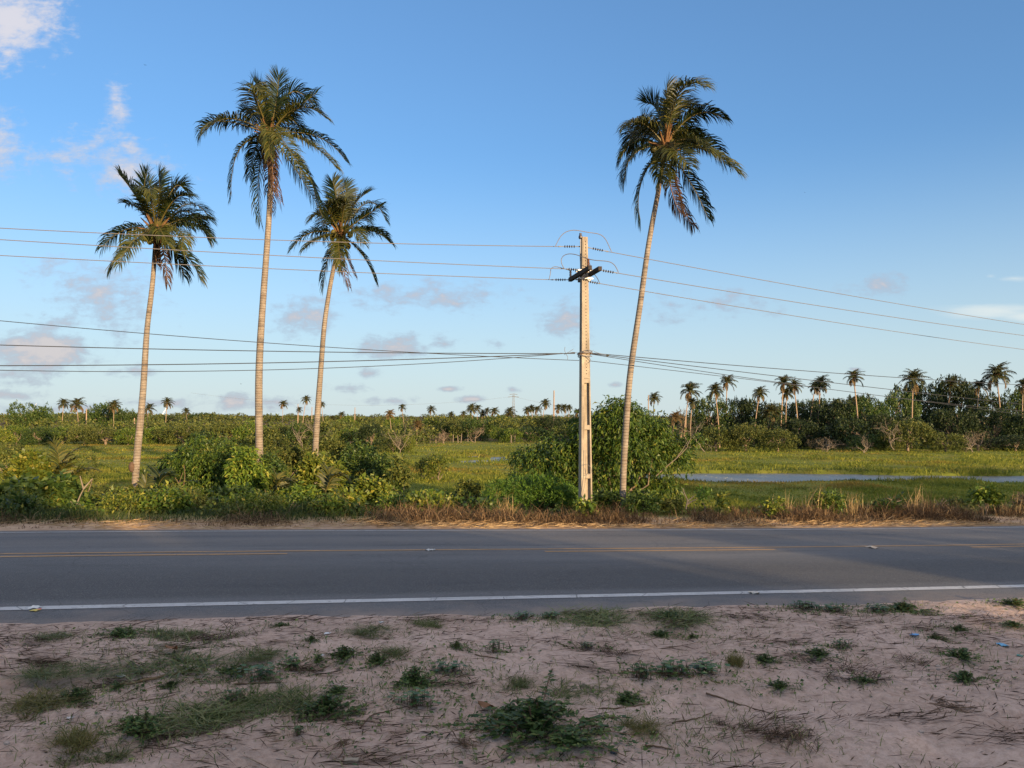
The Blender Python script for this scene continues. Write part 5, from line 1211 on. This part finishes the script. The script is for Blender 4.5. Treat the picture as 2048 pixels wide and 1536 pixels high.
W = [
 ('leafy',245,1272,60,26,'leafy weed by the sand edge of the road at left, among mown grass'),('tuft',325,1266,60,14,'grass tuft right of the leafy weed at the left road edge'),('tuft',385,1268,45,14,'small grass tuft by the road edge at left, third along'),
 ('dead',470,1276,110,16,'long withered tuft near the road edge, left third of the photo'),('leafy',562,1252,26,12,'small dark weed right on the asphalt edge'),('leafy',622,1282,22,14,'lone small weed below the asphalt edge weed'),
 ('leafy',690,1316,56,32,'leafy weed above the dark prominent one, centre left'),('leafy',637,1322,20,16,'small weed with a scrap of white beside it'),('tuft',110,1275,70,12,'flat grass tuft near the road edge at far left'),
 ('tuft',130,1338,110,20,'thin grass patch left on the sand'),('tuft',330,1330,190,24,'widest thin grass patch, left of the centre'),('tuft',510,1316,80,20,'thin grass patch right of the widest one'),
 ('leafy',463,1346,58,20,'flat round weed beside the brown stalk'),('leafy',340,1374,44,14,'flat weed in front of the long brown stalk'),('leafy',236,1376,32,16,'weed at the left end of the long brown stalk'),
 ('vine',525,1358,80,34,'creeper with upright leaves left of centre'),('vine',585,1342,56,36,'creeper with a raised shoot right of the flat round weed'),('leafy',150,1402,62,32,'dark leafy weed at left, growing out of yellowish grass'),
 ('ytuft',55,1412,130,34,'yellowish grass at the left edge of the photo'),('tuft',545,1402,120,42,'grassy weed clump left of the roundest leafy weed'),('vine',470,1402,44,34,'creeper beside the grassy weed clump'),
 ('leafy',650,1430,104,46,'roundest leafy weed clump, left of centre in front'),('leafy',675,1386,52,18,'flat weed behind the roundest leafy clump'),('tuft',385,1438,180,40,'long grass clump in front at left'),
 ('leafy',280,1470,100,62,'dark tall weed clump at lower left'),('ytuft',165,1490,90,50,'yellow grass clump at lower left'),('dead',300,1492,90,36,'withered tuft under the dark tall weed clump'),
 ('vine',596,1470,26,24,'tiny two leaved seedling in bare sand, left of centre'),('twigs',690,1488,46,40,'small heap of dark twigs in front, left of centre'),('twigs',690,1526,90,26,'dark twig heap at the bottom edge, left of centre'),
 ('tuft',195,1522,80,42,'pale grass tuft at the bottom edge, lower left'),('tuft',850,1250,44,22,'grass tuft on the asphalt edge near the middle'),('tuft',745,1262,70,16,'grass tuft with white scrap, just left of the middle'),
 ('vine',1045,1238,52,18,'creeper at the asphalt edge, left of two, middle'),('vine',1100,1236,46,16,'creeper at the asphalt edge, right of two, middle'),('tuft',1190,1242,140,18,'wide thin grass at the asphalt edge right of the creepers'),
 ('leafy',1340,1234,44,18,'dark weed at the asphalt edge right of the middle'),('leafy',912,1296,26,18,'small green weed alone on sand, middle'),('tuft',790,1306,56,24,'grass tuft above the dark prominent weed'),
 ('vine',990,1304,40,30,'small creeper with dark leaves, middle of the sand'),('vine',1175,1297,36,16,'small creeper left of the mown grass strip'),('dead',1228,1304,80,18,'strip of mown dark grass, right of the middle'),
 ('leafy',1322,1272,42,16,'flat weed right of the mown dark grass strip'),('leafy',830,1372,76,46,'dark prominent leafy weed in the middle left'),('vine',900,1348,70,34,'creeper right of the dark prominent weed'),
 ('vine',832,1412,76,38,'creeper below the dark prominent weed'),('leafy',755,1330,46,34,'weed left above the dark prominent weed'),('tuft',1030,1372,60,24,'green grass tuft above the biggest clump'),
 ('tuft',1155,1386,120,26,'row of bright grass right above the biggest clump'),('leafy',1070,1465,200,74,'biggest leafy weed clump, in front in the middle'),('leafy',1140,1486,120,28,'low right extension of the biggest weed clump'),('leafy',1020,1446,90,44,'left part of the biggest weed clump'),
 ('vine',1282,1356,56,36,'creeper with a raised stem, left end of the fallen palm stalk'),('vine',1345,1352,80,34,'creeper in the middle of the fallen palm stalk'),('vine',1408,1346,74,26,'creeper at the right end of the fallen palm stalk'),
 ('leafy',1255,1402,56,24,'flat weed below the fallen palm stalk'),('ytuft',1270,1458,80,22,'yellowish flat tuft right of the biggest clump'),('twigs',930,1486,64,26,'heap of dark twigs left of the biggest clump'),
 ('vine',1610,1218,64,20,'left creeper at the asphalt edge on the right'),('vine',1665,1224,56,18,'middle creeper at the asphalt edge on the right'),('vine',1755,1224,50,18,'creeper touching the dark weed at the asphalt edge, right'),
 ('leafy',1806,1222,70,20,'dark flat weed at the asphalt edge on the right'),('leafy',2032,1210,52,18,'dark weed at the right edge of the photo beside the asphalt'),('leafy',1385,1274,20,10,'tiny dark weed in bare sand right of the middle'),
 ('dead',1485,1268,36,12,'little withered tuft near the sunlit sand'),('vine',1682,1298,36,24,'creeper with raised leaves below the sunlit sand'),('leafy',1638,1312,54,20,'weed left of the creeper with raised leaves'),
 ('leafy',1530,1322,44,18,'dark weed right of the upright wilted plant'),('ytuft',1465,1328,34,40,'upright wilted yellow plant right of the middle'),('dead',1830,1322,62,18,'flattened dark grass tuft on the right'),
 ('leafy',1925,1316,58,26,'bright green weed on the right'),('leafy',1920,1260,28,14,'small weed above the bright green weed'),('leafy',1872,1278,36,16,'small weed right of the blue scrap'),('leafy',2025,1252,40,12,'small flat weed near the right edge'),
 ('leafy',1560,1376,44,20,'weed in rippled sand, right half'),('dead',1725,1352,120,22,'fallen dark palm leaf on the right sand'),('leafy',1728,1364,34,18,'weed growing through the fallen dark palm leaf'),('leafy',1930,1362,56,24,'olive weed in front of the bright green weed'),
 ('dead',1440,1452,40,24,'small dark tuft in rippled sand at lower right'),('dead',1505,1456,44,22,'second small dark tuft in rippled sand at lower right'),('dead',1585,1486,90,40,'torn bundle of long dark blades at lower right'),
 ('twigs',1895,1412,110,26,'big heap of brown twigs on the right sand'),('twigs',1600,1466,80,18,'flat twig heap behind the torn bundle of blades'),('tuft',1360,1240,120,16,'wide flat grass left of the small dark asphalt edge creepers')]
for i, a in enumerate(W): weed(*a, i)

# fallen stalks and sticks
def stick(pts, r, label, mat=None):
    b = hit(*pts[0]); m = MB(); r *= .6; q = [hit(*p) - b + [0, 0, r * .9] for p in pts]; q = np.array([[np.interp(t, np.linspace(0, 1, len(q)), [w[i] for w in q]) for i in range(3)] for t in np.linspace(0, 1, 14)]); q[1:-1, 1:] += np.random.default_rng(len(label)).normal(0, r * .8, (12, 2)) * [1, .3]; m.tube(q, np.linspace(r, r * .5, len(q)), 6)
    o = m.build('fallen_stalk', mat or M_TWIG, None, True); o.location = b; tag(o, label, 'stick', 'fallen stalks on the sand')
M_STALK = plain('fallen_palm_stalk', (.20, .135, .075), .8, .15, 0, .35, 9)
for a in [([(222,1378),(260,1370),(320,1356),(378,1345),(416,1342)],.019,'long pale brown palm stalk lying across the grass at left',M_STALK),([(470,1370),(520,1367),(562,1367)],.012,'reddish brown stalk right of the long pale one'),
          ([(1243,1347),(1300,1349),(1380,1352),(1440,1368)],.016,'fallen palm stalk under three creepers',M_STALK),([(1160,1420),(1235,1419),(1300,1409)],.010,'thin dark stick pointing right from the biggest clump'),
          ([(1005,1523),(1040,1497),(1080,1476)],.010,'pale stick leaning out of the biggest clump',M_PALE),([(1412,1388),(1460,1404),(1510,1420),(1545,1428)],.011,'thin dark stick in the rippled sand'),
          ([(720,1458),(742,1432),(780,1422),(812,1414)],.008,'curved runner stem left of the creeper'),([(940,1466),(975,1445),(992,1432)],.010,'dark stick between two clumps'),([(330,1472),(408,1468)],.008,'short stick beside the dark tall weed clump'),
          ([(1265,1303),(1330,1298),(1376,1290)],.008,'thin reddish stick right of the mown grass'),([(1345,1448),(1390,1440),(1424,1426)],.010,'curved dry stick at lower right centre'),([(950,1310),(985,1316),(1010,1322)],.008,'thin dark runner beneath the small dark creeper'),
          ([(1690,1258),(1740,1244),(1746,1243)],.007,'thin stick at the sunlit sand'),([(205,1415),(320,1398),(350,1390)],.007,'long thin twig in the left sand'),([(1290,1492),(1345,1500)],.010,'short dark stick near the bottom, right of the biggest clump')]: stick(*a)
# litter
def scrap(px, py, s, col, label, seed, d3=.5, name='litter_scrap'):
    rng = np.random.default_rng(seed); fn = None if py > 1240 else (lambda X, Y: zroad(X, Y)); g = hit(px, py, fn) if fn else hit(px, py); d = g[1]; w = s / F * d; n = 6
    u, v = np.meshgrid(np.linspace(-.5, .5, n), np.linspace(-.5, .5, n)); h = rng.normal(0, .10, u.shape) * d3 + .12
    ed = rng.normal(0, .05, u.shape + (2,)); V = np.stack([(u + ed[..., 0]) * w, (v + ed[..., 1]) * w * .8, h * w], -1).reshape(-1, 3)
    i = np.arange(n - 1)[:, None] * n + np.arange(n - 1); q = np.stack([i, i + 1, i + n + 1, i + n], -1).reshape(-1, 4); m = MB(); m.add(V, q); m.add(V - [0, 0, .002], q[:, ::-1])
    o = m.build(name, plain('litter_' + str(seed), col, .5, .3, 0, .15, 30)); o.location = g; o.rotation_euler = (0, 0, seed); tag(o, label, 'litter', 'litter along the road')
scrap(68, 1217, 22, (.6, .6, .58), 'crumpled white packet on the near edge line at left', 1)
scrap(79, 1219, 9, (.5, .04, .04), 'red scrap on the crumpled white packet at left', 2)
scrap(70, 1222, 16, (.55, .42, .08), 'yellow strip under the crumpled white packet', 3, .2)
scrap(860, 1101, 16, (.55, .53, .5), 'white crushed rubbish on the centre line, middle of the photo', 4)
scrap(1745, 1096, 20, (.45, .38, .3), 'brown crushed rubbish on the centre line at right', 5)
scrap(1508, 1187, 20, (.5, .46, .4), 'pale crushed cup beside the near edge line at right', 6)
scrap(1828, 1270, 16, (.12, .32, .6), 'bright blue plastic scrap on the sand at right', 7)
scrap(2005, 1291, 18, (.14, .36, .55), 'blue plastic scrap near the right edge of the photo', 8)
scrap(244, 1352, 14, (.6, .58, .56), 'white paper scrap in the grass behind the long stalk', 9)
scrap(142, 1436, 14, (.62, .6, .58), 'white paper scrap on bare sand at left', 10)
scrap(655, 1268, 14, (.6, .6, .6), 'white paper scrap at the sand edge left of the middle', 11)
scrap(645, 1311, 12, (.6, .6, .6), 'white scrap between small weeds left of the middle', 12)
scrap(763, 1245, 10, (.6, .62, .62), 'white scrap by the asphalt edge in the middle', 13)
scrap(1228, 1504, 20, (.03, .035, .05), 'dark blue black plastic scrap in front, right of the biggest clump', 14)
scrap(2040, 1312, 12, (.10, .28, .24), 'green plastic scrap at the right edge', 15)
def block():
    g = hit(703, 1530); m = MB(); rng = np.random.default_rng(2); m.box((0, 0, .012), (.036, .02, .018)); m.v[-1] += rng.normal(0, .003, m.v[-1].shape)
    o = m.build('concrete_lump', M_CONC); o.location = g; tag(o, 'small broken concrete lump at the bottom edge', 'rubble')
block()
M_DLEAF = plain('curled_dead_leaf', (.20, .10, .05), .8)
def dleaf(px, py, label):
    g = hit(px, py); m = MB(); rng = np.random.default_rng(px); t = np.linspace(0, 1, 7); L = .11; v = []
    for s in t:
        w = .035 * math.sin(math.pi * (.08 + .9 * s)); v += [(-w, s * L, .03 + .05 * s + .02 * math.sin(6 * s)), (0, s * L, .015 + .05 * s), (w, s * L, .035 + .05 * s)]
    f = []
    for k in range(6): f += [[3*k, 3*k+1, 3*k+4, 3*k+3], [3*k+1, 3*k+2, 3*k+5, 3*k+4]]
    m.add(v, f); o = m.build('dead_leaf', M_DLEAF); o.location = g; o.rotation_euler = (0, 0, px * .7); tag(o, label, 'dead leaf', 'curled leaves on the sand')
dleaf(354, 1304, 'brown curled leaf standing in the widest grass patch')
dleaf(990, 1425, 'dry leaf at the left shoulder of the biggest clump')
# uncountable small stuff: thin grass, straw bits and pebbles
def crumbs():
    rng = np.random.default_rng(31); m = MB(); n = 26000
    X = rng.uniform(-7, 9, n); Y = rng.uniform(3.2, 8.8, n); v = across(X, Y); cl = fbm(X * .8, Y * 1.3, 80, 3)
    ok = (v < 7.25) & (rng.random(n) < .15 + 1.1 * sst(-.15, .35, cl + .25 * sst(5.6, 7.2, v))); X, Y = X[ok], Y[ok]; n = len(X)
    a = rng.normal(0, .8, n) + YAW; dr = np.stack([np.cos(a), np.sin(a), rng.normal(.02, .08, n)], 1)
    leaf(m, np.stack([X, Y, zsand(X, Y) + rng.uniform(.002, .012, n)], 1), dr, rng.gamma(1.6, .055, n) + .015, rng.uniform(.003, .009, n), rng, .03)
    for k in range(95):                                           # matted swathes of cut grass
        x, y = rng.uniform(-5, 6.5), rng.uniform(3.6, 8.2); q = rng.integers(30, 110); s = rng.uniform(.08, .24); a0 = YAW + rng.normal(0, .35)
        X = x + rng.normal(0, s, q); Y = y + rng.normal(0, s * .35, q); ok = across(X, Y) < 7.2; X, Y = X[ok], Y[ok]; q = len(X); a = a0 + rng.normal(0, .35, q)
        if q: leaf(m, np.stack([X, Y, zsand(X, Y) + rng.uniform(.002, .03, q)], 1), np.stack([np.cos(a), np.sin(a), rng.normal(.03, .1, q)], 1), rng.uniform(.05, .22, q), rng.uniform(.003, .007, q), rng, .05)
    tag(m.build('dry_litter', M_DEADT), 'dead grass bits and twigs strewn over the sand', kind='stuff')
    m = MB(); n = 30000; X = rng.uniform(-7, 9, n); Y = rng.uniform(3.2, 8.8, n); v = across(X, Y); cl = fbm(X * .55 + 9, Y * .9, 90, 3) - .25 * sst(1, 5, X)
    ok = (v < 7.2) & (rng.random(n) < 1.1 * sst(.0, .45, cl + .3 * sst(5.9, 7.2, v))); X, Y = X[ok], Y[ok]; n = len(X)
    blades(m, np.stack([X, Y, zsand(X, Y) - .004], 1), rng.uniform(.03, .12, n), .005, rng.normal(0, .9, (n, 3)) * [1, 1, .1], rng, 1.2)
    for i, (kind, px, py, wpx, hpx, lab) in enumerate(W):         # runners, shoots and loose leaves straying out of each clump
        g = hit(px, py); w = wpx / F * g[1]; n = int(40 + 420 * w * w / .25) if kind not in ('dead', 'twigs') else 40
        X = g[0] + rng.normal(0, .8 * w + .05, n); Y = g[1] + rng.normal(0, .45 * w + .04, n); ok = across(X, Y) < 7.25; X, Y = X[ok], Y[ok]; n = len(X)
        blades(m, np.stack([X, Y, zsand(X, Y) - .004], 1), rng.uniform(.02, .10, n), .005, rng.normal(0, .9, (n, 3)) * [1, 1, .1], rng, 1.2)
        if kind in ('leafy', 'vine'):
            k = n // 2; a = rng.uniform(0, 6.28, k); leaf(m, np.stack([X[:k], Y[:k], zsand(X[:k], Y[:k]) + rng.uniform(.004, .03, k)], 1), np.stack([np.cos(a), np.sin(a), rng.normal(.2, .25, k)], 1), rng.uniform(.015, .045, k), rng.uniform(.010, .024, k), rng, .1, 1)
    tag(m.build('sparse_grass', [M_TUFT, M_WEED]), 'thin trodden grass growing in the sand', kind='stuff')
    m = MB(); n = 900; X = rng.uniform(-7, 9, n); Y = rng.uniform(3.3, 8.7, n); ok = across(X, Y) < 7.35; X, Y = X[ok], Y[ok]; Z = zsand(X, Y)
    for x, y, z in zip(X, Y, Z): m.ball((x, y, z + .001), rng.gamma(2, .0028) + .002, 0, 6, 4, (1.2, 1, .7))
    tag(m.build('gravel', plain('gravel_stone', (.34, .28, .24), .9, .1, 0, .5, 40)), 'small stones scattered over the sand', kind='stuff')
crumbs()
# two birds
M_BIRD = plain('dark_plumage', (.03, .03, .035), .7)
def bird(px, py, d, span, label, rz):
    m = MB(); s = span / 2; m.tube([(0, -.42 * s, 0), (0, -.2 * s, .02 * s), (0, .1 * s, 0), (0, .42 * s, .03 * s), (0, .52 * s, .04 * s)], np.array([.02, .1, .13, .07, .02]) * s, 8)
    r = root('bird', P(px, py, d), label, 'bird', 'birds in the sky'); r.rotation_euler = (0, .15, rz); m.build('body', M_BIRD, r, True)
    for k in (-1, 1):
        m = MB(); m.add([(0, .2*s, .03*s), (k*.45*s, .28*s, .22*s), (k*s, .0, .12*s), (k*.5*s, -.06*s, .18*s), (0, -.12*s, .03*s)], [[0, 1, 3, 4]], [[1, 2, 3]]); m.build('wing', M_BIRD, r)
bird(290, 130, 90, .42, 'small dark bird high in the sky left of the tallest palm', .6)
bird(482, 768, 110, .5, 'small dark bird low in the sky left of the tallest trunk', 1.0)
bird(1610, 385, 110, .3, 'tiny dark bird in the empty sky right of the leaning palm', .2)

# ================================================================ trees behind the photographer, whose shade lies over the road
def shade():
    rng = np.random.default_rng(8)
    for k, (x, y, w, h) in enumerate(SHADE):
        z = .2 - .3; r = root('shade_tree', (x, y, z), 'roadside tree standing behind the photographer, shading the road', 'tree', 'trees behind the photographer')
        c = link('crown', CROWN[('deep', 'dark', 'olive')[k % 3] if k not in THIN else 'grey'][k % 2], r); c.scale = (w, w, h); c.rotation_euler = (0, 0, k * 1.9)
        t = link('trunk', WT, r); t.scale = (w * .9, w * .9, h * .9)
THIN = (10, 11)
SHADE = [(-4,-18,4.4,5.4),(2,-20,4.6,5.8),(6.5,-22,4.4,6.3),(10.5,-21,4.6,7.3),(15,-22,4.4,8.0),(20.6,-21,4.0,8.3),(17.6,-25,3.8,9.0),(23.2,-23,2.7,8.2),(27.0,-22,2.4,5.3),(31.2,-22,3.2,7.8),(27.3,-25,1.5,7.6),(28.6,-27,.9,7.8),(36,-22,4.8,6.9),(42,-22,5,8.2),(48,-21,5,10.2),(54,-20,5.4,10.9),(60,-18,5.6,11.2),(66,-16,5.6,11.4),(73,-13,6,11.6)]
shade()
